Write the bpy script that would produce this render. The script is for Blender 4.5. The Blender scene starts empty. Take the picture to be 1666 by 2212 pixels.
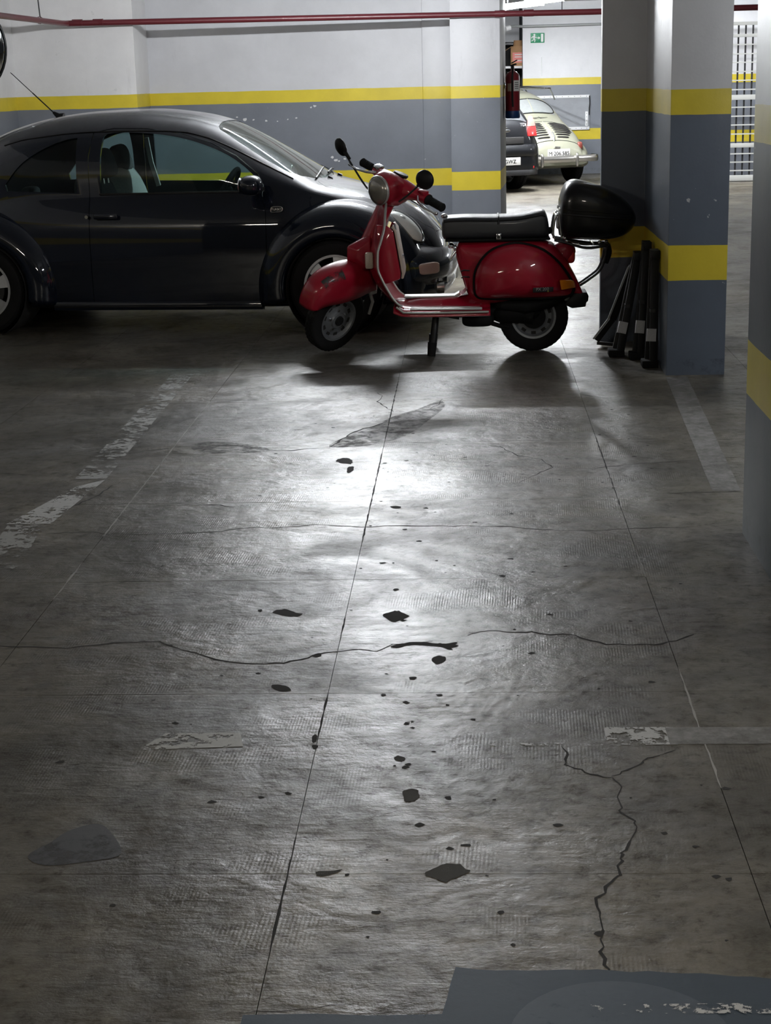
import bpy, bmesh, math, random
from math import sin, cos, pi, radians, sqrt
from mathutils import Vector, Matrix, Euler
random.seed(7)
S = bpy.context.scene
COL = S.collection

# ------------------------------------------------------------------ camera
FPX, FW, FH = 3609.0, 1666, 2212
PITCH, ROLL, YAW = radians(14.55), radians(1.45), radians(3.06)
CAMZ = 1.67
cam = bpy.data.cameras.new('camera'); camo = bpy.data.objects.new('camera', cam); COL.objects.link(camo)
cam.sensor_fit = 'VERTICAL'; cam.sensor_height = 24.0; cam.lens = FPX / FH * 24.0
cam.clip_start = 0.05; cam.clip_end = 200
hd = Vector((-sin(YAW), cos(YAW), 0)); rt = Vector((cos(YAW), sin(YAW), 0)); up = Vector((0, 0, 1))
fw = hd * cos(PITCH) - up * sin(PITCH); uu = up * cos(PITCH) + hd * sin(PITCH)
rx = rt * cos(ROLL) - uu * sin(ROLL); uy = uu * cos(ROLL) + rt * sin(ROLL)
camo.matrix_world = Matrix(((rx.x, uy.x, -fw.x, 0), (rx.y, uy.y, -fw.y, 0), (rx.z, uy.z, -fw.z, CAMZ), (0, 0, 0, 1)))
S.camera = camo

# ------------------------------------------------------------------ world and exposure
W = bpy.data.worlds.new('world'); S.world = W; W.use_nodes = True
W.node_tree.nodes['Background'].inputs[0].default_value = (0.85, 0.92, 1.0, 1)
W.node_tree.nodes['Background'].inputs[1].default_value = 0.012
S.view_settings.view_transform = 'Standard'; S.view_settings.look = 'None'
S.view_settings.gamma = 1; S.view_settings.use_curve_mapping = False
S.view_settings.exposure = 0.0
S.cycles.use_denoising = True
S.cycles.max_bounces = 8

# ------------------------------------------------------------------ ceiling tubes: (x, y, z, angle, length, strength)
TUBES = [
    (-0.85, 13.9, 2.52, 0.0, 1.5, 980, 'fluorescent tube lamp over the dark blue car by the back wall'),
    (0.79, 25.1, 2.60, radians(-70), 1.5, 560, 'glowing fluorescent tube lamp farther back above the gap beside the back wall'),
    (1.08, 23.68, 2.60, radians(-70), 1.5, 560, 'glowing fluorescent tube lamp nearer the viewer above the gap beside the back wall'),
    (-0.25, 25.2, 2.60, radians(-70), 1.5, 560, 'added fluorescent tube lamp hidden behind the back wall, lighting the far wall and cars'),  # unseen lamp added to light the far wall and cars
    (6.2, 24.6, 2.55, 0.0, 1.5, 300, 'fluorescent tube lamp in front of the white lattice gate'),
    (3.4, 6.6, 2.52, radians(90), 1.5, 420, 'fluorescent tube lamp over the right aisle, beyond the near pillar'),
    (-4.2, 1.2, 2.52, 0.0, 1.5, 320, 'fluorescent tube lamp over the aisle, left of the viewer'),
    (1.4, 0.5, 2.52, radians(12), 1.5, 320, 'fluorescent tube lamp over the aisle, right of the viewer'),
]

# ------------------------------------------------------------------ mesh helpers
def V(*a): return Vector(a)
class MB:
    def __init__(s): s.v = []; s.f = []; s.m = []
    def add(s, vs, fs, mi=0):
        o = len(s.v); s.v += [tuple(v) for v in vs]; s.f += [[i + o for i in f] for f in fs]; s.m += [mi] * len(fs); return s
    def box(s, c, d, rot=None, mi=0):
        x, y, z = d[0] / 2, d[1] / 2, d[2] / 2; c = Vector(c)
        vs = [Vector((sx * x, sy * y, sz * z)) for sx in (-1, 1) for sy in (-1, 1) for sz in (-1, 1)]
        if rot is not None:
            R = rot if isinstance(rot, Matrix) else Euler(rot).to_matrix()
            vs = [R @ v for v in vs]
        return s.add([v + c for v in vs], [(0, 1, 3, 2), (4, 6, 7, 5), (0, 4, 5, 1), (2, 3, 7, 6), (0, 2, 6, 4), (1, 5, 7, 3)], mi)
    def beam(s, a, b, w, h, up=(0, 0, 1), mi=0):
        a, b = Vector(a), Vector(b); d = (b - a).normalized(); u = Vector(up); r = d.cross(u)
        if r.length < 1e-4: r = d.cross(Vector((1, 0, 0)))
        r.normalize(); u = r.cross(d)
        vs = [p + r * (sx * w / 2) + u * (sz * h / 2) for p in (a, b) for sx, sz in ((-1, -1), (1, -1), (1, 1), (-1, 1))]
        return s.add(vs, [(0, 1, 2, 3), (7, 6, 5, 4), (0, 4, 5, 1), (1, 5, 6, 2), (2, 6, 7, 3), (3, 7, 4, 0)], mi)
    def tube(s, pts, r, n=10, closed=False, cap=True, mi=0):
        pts = [Vector(p) for p in pts]; N = len(pts); rr = r if isinstance(r, (list, tuple)) else [r] * N
        rings = []; prev = None
        for i, p in enumerate(pts):
            if closed: t = (pts[(i + 1) % N] - pts[i - 1])
            else: t = pts[min(i + 1, N - 1)] - pts[max(i - 1, 0)]
            t.normalize()
            if prev is None:
                a = t.cross(Vector((0, 0, 1)))
                if a.length < 1e-3: a = t.cross(Vector((1, 0, 0)))
            else: a = prev - t * prev.dot(t)
            a.normalize(); prev = a; b = t.cross(a)
            rings.append([p + (a * cos(2 * pi * k / n) + b * sin(2 * pi * k / n)) * rr[i] for k in range(n)])
        return s.loft(rings, True, cap and not closed, cap and not closed, closed, mi)
    def cyl(s, a, b, r0, r1=None, n=20, mi=0):
        return s.tube([a, b], [r0, r0 if r1 is None else r1], n, mi=mi)
    def loft(s, rings, ring_closed=True, c0=False, c1=False, closed=False, mi=0):
        n = len(rings[0]); o = [p for r in rings for p in r]; fs = []
        R = len(rings); last = R if closed else R - 1
        for i in range(last):
            j = (i + 1) % R
            for k in range(n if ring_closed else n - 1):
                l = (k + 1) % n
                fs.append((i * n + k, i * n + l, j * n + l, j * n + k))
        if c0: fs.append(tuple(range(n - 1, -1, -1)))
        if c1: fs.append(tuple((R - 1) * n + k for k in range(n)))
        return s.add(o, fs, mi)
    def lathe(s, prof, o=(0, 0, 0), axis=(0, 0, 1), n=32, mi=0):
        o = Vector(o); d = Vector(axis).normalized(); a = d.cross(Vector((0, 0, 1)))
        if a.length < 1e-3: a = Vector((1, 0, 0))
        a.normalize(); b = d.cross(a)
        rings = [[o + d * h + (a * cos(2 * pi * k / n) + b * sin(2 * pi * k / n)) * max(r, 1e-5) for k in range(n)] for r, h in prof]
        return s.loft(rings, True, mi=mi)
    def grid(s, fn, nu, nv, mi=0):
        vs = [fn(i / nu, j / nv) for i in range(nu + 1) for j in range(nv + 1)]
        fs = [(i * (nv + 1) + j, (i + 1) * (nv + 1) + j, (i + 1) * (nv + 1) + j + 1, i * (nv + 1) + j + 1) for i in range(nu) for j in range(nv)]
        return s.add(vs, fs, mi)
    def ell(s, c, r, n=20, e=1.0, rot=None, zmin=-1.0, mi=0):
        c = Vector(c)
        def sp(x): return math.copysign(abs(x) ** e, x)
        rings = []
        m = max(6, n // 2)
        for i in range(m + 1):
            t = -pi / 2 + pi * i / m
            ring = []
            for k in range(n):
                a = 2 * pi * k / n
                p = Vector((r[0] * sp(cos(t)) * sp(cos(a)), r[1] * sp(cos(t)) * sp(sin(a)), r[2] * max(zmin, sp(sin(t)))))
                if rot is not None: p = (rot if isinstance(rot, Matrix) else Euler(rot).to_matrix()) @ p
                ring.append(p + c)
            rings.append(ring)
        return s.loft(rings, True, mi=mi)
    def prism(s, poly, fn, d0, d1, mi=0):
        n = len(poly); vs = [fn(a, b, d0) for a, b in poly] + [fn(a, b, d1) for a, b in poly]
        fs = [tuple(range(n)), tuple(range(2 * n - 1, n - 1, -1))] + [(k, n + k, n + (k + 1) % n, (k + 1) % n) for k in range(n)]
        return s.add(vs, fs, mi)
    def xf(s, M): s.v = [tuple(M @ Vector(v)) for v in s.v]; return s
    def mesh(s, name):
        me = bpy.data.meshes.new(name); me.from_pydata(s.v, [], s.f)
        if any(s.m): me.polygons.foreach_set('material_index', s.m)
        bm = bmesh.new(); bm.from_mesh(me); bmesh.ops.remove_doubles(bm, verts=bm.verts, dist=1e-5)
        bmesh.ops.recalc_face_normals(bm, faces=bm.faces); bm.to_mesh(me); bm.free(); me.update(); return me
    def build(s, name, mat, parent=None, smooth=None, bevel=0, loc=None):
        return link(name, s.mesh(name), mat, parent, smooth, bevel, loc)
def link(name, me, mat, parent=None, smooth=None, bevel=0, loc=None):
    if bevel:
        bm = bmesh.new(); bm.from_mesh(me)
        es = [e for e in bm.edges if len(e.link_faces) == 2 and e.calc_face_angle(0) > radians(30)]
        bmesh.ops.bevel(bm, geom=es, offset=bevel, segments=2, profile=0.5, affect='EDGES', clamp_overlap=True)
        bm.to_mesh(me); bm.free()
        if smooth is None: smooth = 40
    o = bpy.data.objects.new(name, me); COL.objects.link(o)
    for m in (mat if isinstance(mat, (list, tuple)) else [mat]): me.materials.append(m)
    if smooth:
        me.polygons.foreach_set('use_smooth', [True] * len(me.polygons)); me.set_sharp_from_angle(angle=radians(smooth))
    if parent is not None: o.parent = parent
    if loc is not None: o.location = loc
    return o
def tag(o, label=None, cat=None, group=None, kind=None):
    for k, v in (('label', label), ('category', cat), ('group', group), ('kind', kind)):
        if v: o[k] = v
    return o
def empty(name, loc=(0, 0, 0), rz=0.0, label=None, cat=None, group=None, kind=None):
    o = bpy.data.objects.new(name, None); COL.objects.link(o); o.location = loc; o.rotation_euler = (0, 0, rz); o.empty_display_size = 0.1
    return tag(o, label, cat, group, kind)
def boolean(me, ops):
    """me with (operation, cutter mesh) applied in turn; returns a new mesh"""
    t = bpy.data.objects.new('tmp', me); COL.objects.link(t); cs = []
    for op, cm in ops:
        c = bpy.data.objects.new('tmpc', cm); COL.objects.link(c); cs.append(c)
        md = t.modifiers.new('b', 'BOOLEAN'); md.operation = op; md.object = c; md.solver = 'EXACT'
    dg = bpy.context.evaluated_depsgraph_get(); dg.update()
    r = bpy.data.meshes.new_from_object(t.evaluated_get(dg))
    for o in [t] + cs: bpy.data.objects.remove(o)
    return r
def solid(me, th, off=-1):
    t = bpy.data.objects.new('tmp', me); COL.objects.link(t)
    md = t.modifiers.new('s', 'SOLIDIFY'); md.thickness = th; md.offset = off; md.use_even_offset = False
    md.material_offset = 1
    dg = bpy.context.evaluated_depsgraph_get(); dg.update()
    r = bpy.data.meshes.new_from_object(t.evaluated_get(dg)); bpy.data.objects.remove(t); return r
def text_mesh(body, size, M, depth=0.0, spacing=1.0, align='CENTER'):
    c = bpy.data.curves.new('t', 'FONT'); c.body = body; c.size = size; c.extrude = depth; c.align_x = align; c.align_y = 'CENTER'; c.space_character = spacing
    o = bpy.data.objects.new('t', c); COL.objects.link(o)
    dg = bpy.context.evaluated_depsgraph_get(); dg.update()
    me = bpy.data.meshes.new_from_object(o.evaluated_get(dg)); bpy.data.objects.remove(o); me.transform(M); return me
def lerp(a, b, t): return a + (b - a) * t
def interp(tab, x):
    """smooth (monotone) interpolation of (x, y...) rows sorted by x"""
    if x <= tab[0][0]: return tab[0][1]
    if x >= tab[-1][0]: return tab[-1][1]
    for i in range(len(tab) - 1):
        if tab[i][0] <= x <= tab[i + 1][0]: break
    x0, y0 = tab[i]; x1, y1 = tab[i + 1]; h = x1 - x0; d = (y1 - y0) / h
    def slope(j):
        if j == 0 or j == len(tab) - 1:
            k = 0 if j == 0 else len(tab) - 2
            return (tab[k + 1][1] - tab[k][1]) / (tab[k + 1][0] - tab[k][0])
        a = (tab[j][1] - tab[j - 1][1]) / (tab[j][0] - tab[j - 1][0]); b = (tab[j + 1][1] - tab[j][1]) / (tab[j + 1][0] - tab[j][0])
        return 0 if a * b <= 0 else 2 * a * b / (a + b)
    m0, m1 = slope(i), slope(i + 1); t = (x - x0) / h
    return (2*t**3 - 3*t*t + 1) * y0 + (t**3 - 2*t*t + t) * h * m0 + (-2*t**3 + 3*t*t) * y1 + (t**3 - t*t) * h * m1
def crom(pts, per=6, closed=False):
    """Catmull-Rom through points of any dimension"""
    P = [Vector(p) for p in pts]; n = len(P); out = []
    for i in range(n if closed else n - 1):
        g = (lambda k: P[k % n]) if closed else (lambda k: P[min(max(k, 0), n - 1)])
        a, b, c, d = g(i - 1), g(i), g(i + 1), g(i + 2)
        for k in range(per):
            t = k / per
            out.append(0.5 * ((2 * b) + (c - a) * t + (2 * a - 5 * b + 4 * c - d) * t * t + (3 * b - a - 3 * c + d) * t ** 3))
    if not closed: out.append(P[-1])
    return out

# ------------------------------------------------------------------ materials
class NT:
    def __init__(s, name):
        s.m = bpy.data.materials.new(name); s.m.use_nodes = True; s.t = s.m.node_tree; s.b = s.t.nodes['Principled BSDF']
    def n(s, kind, **kw):
        x = s.t.nodes.new('ShaderNode' + kind)
        for k, v in kw.items():
            if k.startswith('_'): setattr(x, k[1:], v)
        return x
    def l(s, a, b): s.t.links.new(a, b)
    def pos(s): return s.n('NewGeometry').outputs['Position']
    def noise(s, scale, detail=4, rough=0.55, vec=None, dist=0.0):
        x = s.n('TexNoise'); x.inputs['Scale'].default_value = scale; x.inputs['Detail'].default_value = detail
        x.inputs['Roughness'].default_value = rough; x.inputs['Distortion'].default_value = dist
        if vec is not None: s.l(vec, x.inputs['Vector'])
        return x.outputs['Fac']
    def ramp(s, fac, stops):
        x = s.n('ValToRGB'); e = x.color_ramp.elements
        while len(e) < len(stops): e.new(0.5)
        for i, (p, c) in enumerate(stops):
            e[i].position = p; e[i].color = (c, c, c, 1) if not isinstance(c, tuple) else (*c, 1)
        s.l(fac, x.inputs['Fac']); return x.outputs['Color']
    def math(s, op, a, b=None, c=None, clamp=False):
        x = s.n('Math', _operation=op); x.use_clamp = clamp
        for i, q in enumerate((a, b, c)):
            if q is None: continue
            if isinstance(q, (int, float)): x.inputs[i].default_value = q
            else: s.l(q, x.inputs[i])
        return x.outputs[0]
    def mix(s, fac, a, b, mode='MIX'):
        x = s.n('MixRGB', _blend_type=mode)
        for i, q in enumerate((fac, a, b)):
            if isinstance(q, (int, float)): x.inputs[i].default_value = q
            elif isinstance(q, tuple): x.inputs[i].default_value = (*q, 1)
            else: s.l(q, x.inputs[i])
        return x.outputs[0]
    def bump(s, h, strength, dist=0.01, normal=None):
        x = s.n('Bump'); x.inputs['Strength'].default_value = strength; x.inputs['Distance'].default_value = dist
        s.l(h, x.inputs['Height'])
        if normal is not None: s.l(normal, x.inputs['Normal'])
        return x.outputs['Normal']
    def set(s, **kw):
        for k, v in kw.items():
            i = s.b.inputs[k.replace('_', ' ')]
            if isinstance(v, (int, float)): i.default_value = v
            elif isinstance(v, tuple): i.default_value = (*v, 1) if len(v) == 3 else v
            else: s.l(v, i)
        return s
def simple(name, col, rough=0.5, metal=0.0, coat=0.0, var=0.15, scale=12, bump=0.0, **kw):
    t = NT(name); f = t.noise(scale, 5)
    c = t.mix(t.math('MULTIPLY', f, 1.0), tuple(v * (1 - var) for v in col), tuple(min(1, v * (1 + var)) for v in col))
    t.set(Base_Color=c, Roughness=t.math('MULTIPLY_ADD', f, 0.2 * rough, 0.9 * rough), Metallic=metal, Coat_Weight=coat, Coat_Roughness=0.04)
    for k, v in kw.items(): t.set(**{k: v})
    if bump: t.set(Normal=t.bump(t.noise(scale * 15, 3), bump, 0.002))
    return t.m
M = {}
M['navy'] = simple('navy_car_paint', (0.0016, 0.004, 0.011), 0.5, 0.0, 1.0, 0.1, 3)
M['black_paint'] = simple('black_car_paint', (0.008, 0.0085, 0.010), 0.4, 0.0, 0.45, 0.1, 3, Specular_IOR_Level=0.15)
M['cream'] = simple('cream_car_paint', (0.25, 0.25, 0.19), 0.42, 0.0, 0.3, 0.12, 6)
M['red'] = simple('red_scooter_paint', (0.30, 0.005, 0.020), 0.4, 0.0, 0.9, 0.12, 7, Specular_IOR_Level=0.2)
M['chrome'] = simple('chrome', (0.72, 0.72, 0.74), 0.14, 1.0, 0, 0.05)
M['dull_chrome'] = simple('worn_chrome', (0.55, 0.53, 0.50), 0.32, 1.0, 0, 0.25, 20)
M['silver'] = simple('silver_alloy', (0.42, 0.43, 0.45), 0.38, 0.7, 0, 0.1)
M['grey_rim'] = simple('grey_rim_paint', (0.22, 0.23, 0.245), 0.42, 0.5, 0, 0.15, 25)
M['rubber'] = simple('tyre_rubber', (0.008, 0.008, 0.0085), 0.8, 0, 0, 0.3, 30, 0.2, Specular_IOR_Level=0.2)
M['black'] = simple('black_plastic', (0.006, 0.006, 0.0065), 0.5, 0, 0, 0.2, Specular_IOR_Level=0.25)
M['gloss_black'] = simple('glossy_black_plastic', (0.004, 0.004, 0.0045), 0.3, 0, 0.3, 0.1, Specular_IOR_Level=0.25)
M['leather'] = simple('black_vinyl', (0.014, 0.015, 0.018), 0.38, 0, 0.1, 0.2, 40, 0.25)
M['dark_cloth'] = simple('dark_cloth', (0.02, 0.021, 0.024), 0.9, 0, 0, 0.3, 60)
M['grey_cloth'] = simple('grey_cloth', (0.17, 0.175, 0.17), 0.9, 0, 0, 0.3, 60)
M['steel'] = simple('dark_steel', (0.05, 0.05, 0.052), 0.45, 0.8, 0, 0.3)
M['soot'] = simple('oily_black_metal', (0.005, 0.005, 0.005), 0.7, 0.0, 0, 0.4, 30, Specular_IOR_Level=0.15)
M['trim_grey'] = simple('pale_grey_trim', (0.40, 0.39, 0.37), 0.4, 0.5, 0, 0.1)
M['beige_trim'] = simple('beige_edge_trim', (0.42, 0.34, 0.28), 0.5, 0, 0, 0.2)
M['strip'] = simple('ribbed_grey_strip', (0.45, 0.45, 0.44), 0.5, 0.2, 0, 0.2, 40)
M['amber'] = simple('amber_lens', (0.75, 0.22, 0.01), 0.2, 0, 0.6, 0.1)
M['pale_lens'] = simple('pale_pink_lens', (0.50, 0.36, 0.31), 0.25, 0, 0.6, 0.1)
M['red_lens'] = simple('red_lens', (0.62, 0.03, 0.03), 0.2, 0, 0.6, 0.1)
M['old_red_lens'] = simple('faded_red_lens', (0.17, 0.035, 0.025), 0.4, 0, 0, 0.3)
M['pink_lens'] = simple('pinkish_red_lens', (0.62, 0.20, 0.17), 0.25, 0, 0.5, 0.1)
M['white_plate'] = simple('white_plate', (0.72, 0.71, 0.68), 0.5, 0, 0, 0.05)
M['ink'] = simple('black_ink', (0.015, 0.015, 0.015), 0.6, 0, 0, 0.05)
M['dark_red'] = simple('dark_red_enamel', (0.20, 0.012, 0.02), 0.35, 0, 0.4, 0.2)
M['pipe_red'] = simple('dark_red_pipe_paint', (0.105, 0.013, 0.019), 0.38, 0, 0.2, 0.25, 8)
M['blue'] = simple('blue_plastic', (0.006, 0.045, 0.16), 0.4, 0, 0, 0.1)
M['green_sign'] = simple('green_sign_face', (0.0, 0.22, 0.09), 0.4, 0, 0, 0.05)
M['white_paint'] = simple('white_paint', (0.78, 0.78, 0.78), 0.5, 0, 0, 0.06)
M['cardboard'] = simple('cardboard', (0.42, 0.24, 0.12), 0.9, 0, 0, 0.15)
M['pink_print'] = simple('pink_print', (0.8, 0.25, 0.22), 0.6, 0, 0, 0.1)
M['zinc'] = simple('galvanised_steel', (0.42, 0.43, 0.43), 0.45, 0.5, 0, 0.2, 25)
M['gate_white'] = simple('off_white_gate_paint', (0.42, 0.42, 0.40), 0.5, 0, 0, 0.12)
M['grey_board'] = simple('grey_board', (0.27, 0.28, 0.30), 0.7, 0, 0, 0.25, 5)
M['hole'] = simple('dark_recess', (0.018, 0.017, 0.016), 0.9, 0, 0, 0.3, 30)
M['badge'] = simple('dark_badge', (0.012, 0.012, 0.014), 0.4, 0, 0, 0.1)
M['yellow_ink'] = simple('yellow_ink', (0.55, 0.48, 0.06), 0.5, 0, 0, 0.1)
M['tape'] = simple('white_sticker', (0.45, 0.45, 0.46), 0.6, 0, 0, 0.2)
def dust_sheen_paint():  # pale upward faces: dust, with the ceiling's reflection put into the colour
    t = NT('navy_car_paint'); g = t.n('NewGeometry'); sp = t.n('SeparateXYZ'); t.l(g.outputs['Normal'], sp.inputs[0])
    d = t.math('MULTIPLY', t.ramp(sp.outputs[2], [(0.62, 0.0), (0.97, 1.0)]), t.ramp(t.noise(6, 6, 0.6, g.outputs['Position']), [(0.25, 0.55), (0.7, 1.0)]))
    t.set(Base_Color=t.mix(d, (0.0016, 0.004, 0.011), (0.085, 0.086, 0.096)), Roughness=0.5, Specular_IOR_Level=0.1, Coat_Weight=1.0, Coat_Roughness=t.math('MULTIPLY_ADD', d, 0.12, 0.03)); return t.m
M['navy'] = dust_sheen_paint()
def glass(name, col, rough=0.0, mixf=0.5):
    """thin pane: tinted see-through with mirror-like reflection"""
    t = NT(name); tr = t.n('BsdfTransparent'); tr.inputs[0].default_value = (*col, 1)
    gl = t.n('BsdfGlossy'); gl.inputs['Roughness'].default_value = 0.02 + rough
    fr = t.n('Fresnel'); fr.inputs[0].default_value = 1.45; mx = t.n('MixShader')
    g = t.n('NewGeometry'); sw = t.math('SUBTRACT', 1.0, g.outputs['Backfacing'])
    t.l(t.math('MULTIPLY', fr.outputs[0], sw), mx.inputs[0]); t.l(tr.outputs[0], mx.inputs[1]); t.l(gl.outputs[0], mx.inputs[2])
    t.l(mx.outputs[0], t.t.nodes['Material Output'].inputs[0]); return t.m
M['glass'] = glass('car_window_glass', (0.78, 0.87, 0.86))
def dust_haze_glass():  # dust film whose pale tone also stands in for the reflected wall
    m = glass('dust_haze_windshield_glass', (0.80, 0.88, 0.87)); nt = m.node_tree; out = nt.nodes['Material Output']; src = out.inputs[0].links[0].from_socket
    d = nt.nodes.new('ShaderNodeBsdfDiffuse'); d.inputs[0].default_value = (0.5, 0.5, 0.45, 1); x = nt.nodes.new('ShaderNodeMixShader'); x.inputs[0].default_value = 0.16
    tl = nt.nodes.new('ShaderNodeBsdfTranslucent'); tl.inputs[0].default_value = (0.5, 0.5, 0.45, 1); y = nt.nodes.new('ShaderNodeMixShader'); y.inputs[0].default_value = 0.5
    nt.links.new(d.outputs[0], y.inputs[1]); nt.links.new(tl.outputs[0], y.inputs[2]); nt.links.new(src, x.inputs[1]); nt.links.new(y.outputs[0], x.inputs[2]); nt.links.new(x.outputs[0], out.inputs[0]); return m
M['dust_haze_pane'] = dust_haze_glass()
M['scooter_lens'] = simple('scooter_lamp_glass', (0.30, 0.28, 0.25), 0.22, 0.6, 0.5, 0.25, 30)
M['navy_clean'] = simple('navy_fender_paint', (0.0016, 0.004, 0.011), 0.5, 0, 1.0, 0.1, 3, Specular_IOR_Level=0.1)
M['clear'] = glass('clear_lens_glass', (0.9, 0.92, 0.92))
M['dark_glass'] = simple('dusty_dark_glass', (0.07, 0.075, 0.08), 0.18, 0, 0.5, 0.2)
M['grey_glass'] = simple('dusty_grey_glass', (0.22, 0.23, 0.23), 0.3, 0, 0.4, 0.2)
M['reflector'] = simple('lamp_reflector', (0.80, 0.79, 0.75), 0.45, 0.0, 0, 0.15, 30)  # pale matt tone stands in for light thrown back by the bowl
M['mirror'] = simple('mirror_face', (0.75, 0.77, 0.78), 0.05, 1.0, 0, 0.02)
def emit(name, strength):
    t = NT(name); t.set(Base_Color=(0.8, 0.8, 0.8), Emission_Color=(1.0, 0.93, 0.80) if strength == 320 else (0.94, 0.97, 1.0), Emission_Strength=float(strength)); return t.m

def band_wall(name, z, white=(0.60, 0.60, 0.62), grey=(0.165, 0.178, 0.205), yellow=(0.66, 0.52, 0.035), rough=0.45):
    """white over yellow / grey / yellow / grey painted bands; z = the four band edges from the top"""
    t = NT(name); p = t.pos(); sp = t.n('SeparateXYZ'); t.l(p, sp.inputs[0])
    wob = t.math('MULTIPLY_ADD', t.noise(3.0, 3, vec=p), 0.012, -0.006)
    zz = t.math('ADD', sp.outputs[2], wob)
    dirt = t.noise(1.6, 8, 0.65, p)
    w = t.mix(t.ramp(dirt, [(0.35, 0.0), (0.7, 1.0)]), tuple(c * 0.86 for c in white), white)
    sc = t.n('Mapping'); t.l(p, sc.inputs[0]); sc.inputs['Scale'].default_value = (7, 7, 1.2)
    streak = t.ramp(t.noise(1.0, 6, 0.7, sc.outputs[0]), [(0.62, 0.0), (0.78, 0.55)])
    w = t.mix(streak, w, tuple(c * 0.62 for c in white))
    sm = t.ramp(t.noise(7.0, 5, 0.6, p), [(0.69, 0.0), (0.76, 0.5)])
    w = t.mix(sm, w, tuple(c * 0.5 for c in white))
    g = t.mix(t.ramp(dirt, [(0.3, 0.0), (0.75, 1.0)]), tuple(c * 0.85 for c in grey), tuple(c * 1.1 for c in grey))
    scuff = t.ramp(t.noise(26.0, 3, 0.5, p), [(0.73, 0.0), (0.75, 1.0)])
    g = t.mix(t.math('MULTIPLY', scuff, t.ramp(t.noise(1.1, 2, vec=p), [(0.5, 0.0), (0.6, 0.8)])), g, (0.5, 0.5, 0.5))
    y = t.mix(t.ramp(t.noise(4, 6, 0.6, p), [(0.3, 0.0), (0.7, 1.0)]), tuple(c * 0.84 for c in yellow), yellow)
    y = t.mix(t.math('MULTIPLY', sm, 0.6), y, tuple(c * 0.55 for c in yellow))
    c = t.mix(t.math('LESS_THAN', zz, z[0]), w, y)
    c = t.mix(t.math('LESS_THAN', zz, z[1]), c, g)
    c = t.mix(t.math('LESS_THAN', zz, z[2]), c, y)
    c = t.mix(t.math('LESS_THAN', zz, z[3]), c, g)
    # scraped bottom edge near the floor
    low = t.math('MULTIPLY', t.ramp(t.noise(11, 6, 0.7, p), [(0.5, 0.0), (0.62, 0.6)]), t.math('LESS_THAN', zz, 0.09))
    c = t.mix(low, c, tuple(v * 0.45 for v in grey))
    h = t.math('ADD', t.noise(5, 6, 0.6, p), t.math('MULTIPLY', t.noise(60, 3, 0.5, p), 0.25))
    t.set(Base_Color=c, Roughness=t.math('MULTIPLY_ADD', dirt, 0.25, rough - 0.1), Normal=t.bump(h, 0.25, 0.008)); return t.m
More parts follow.
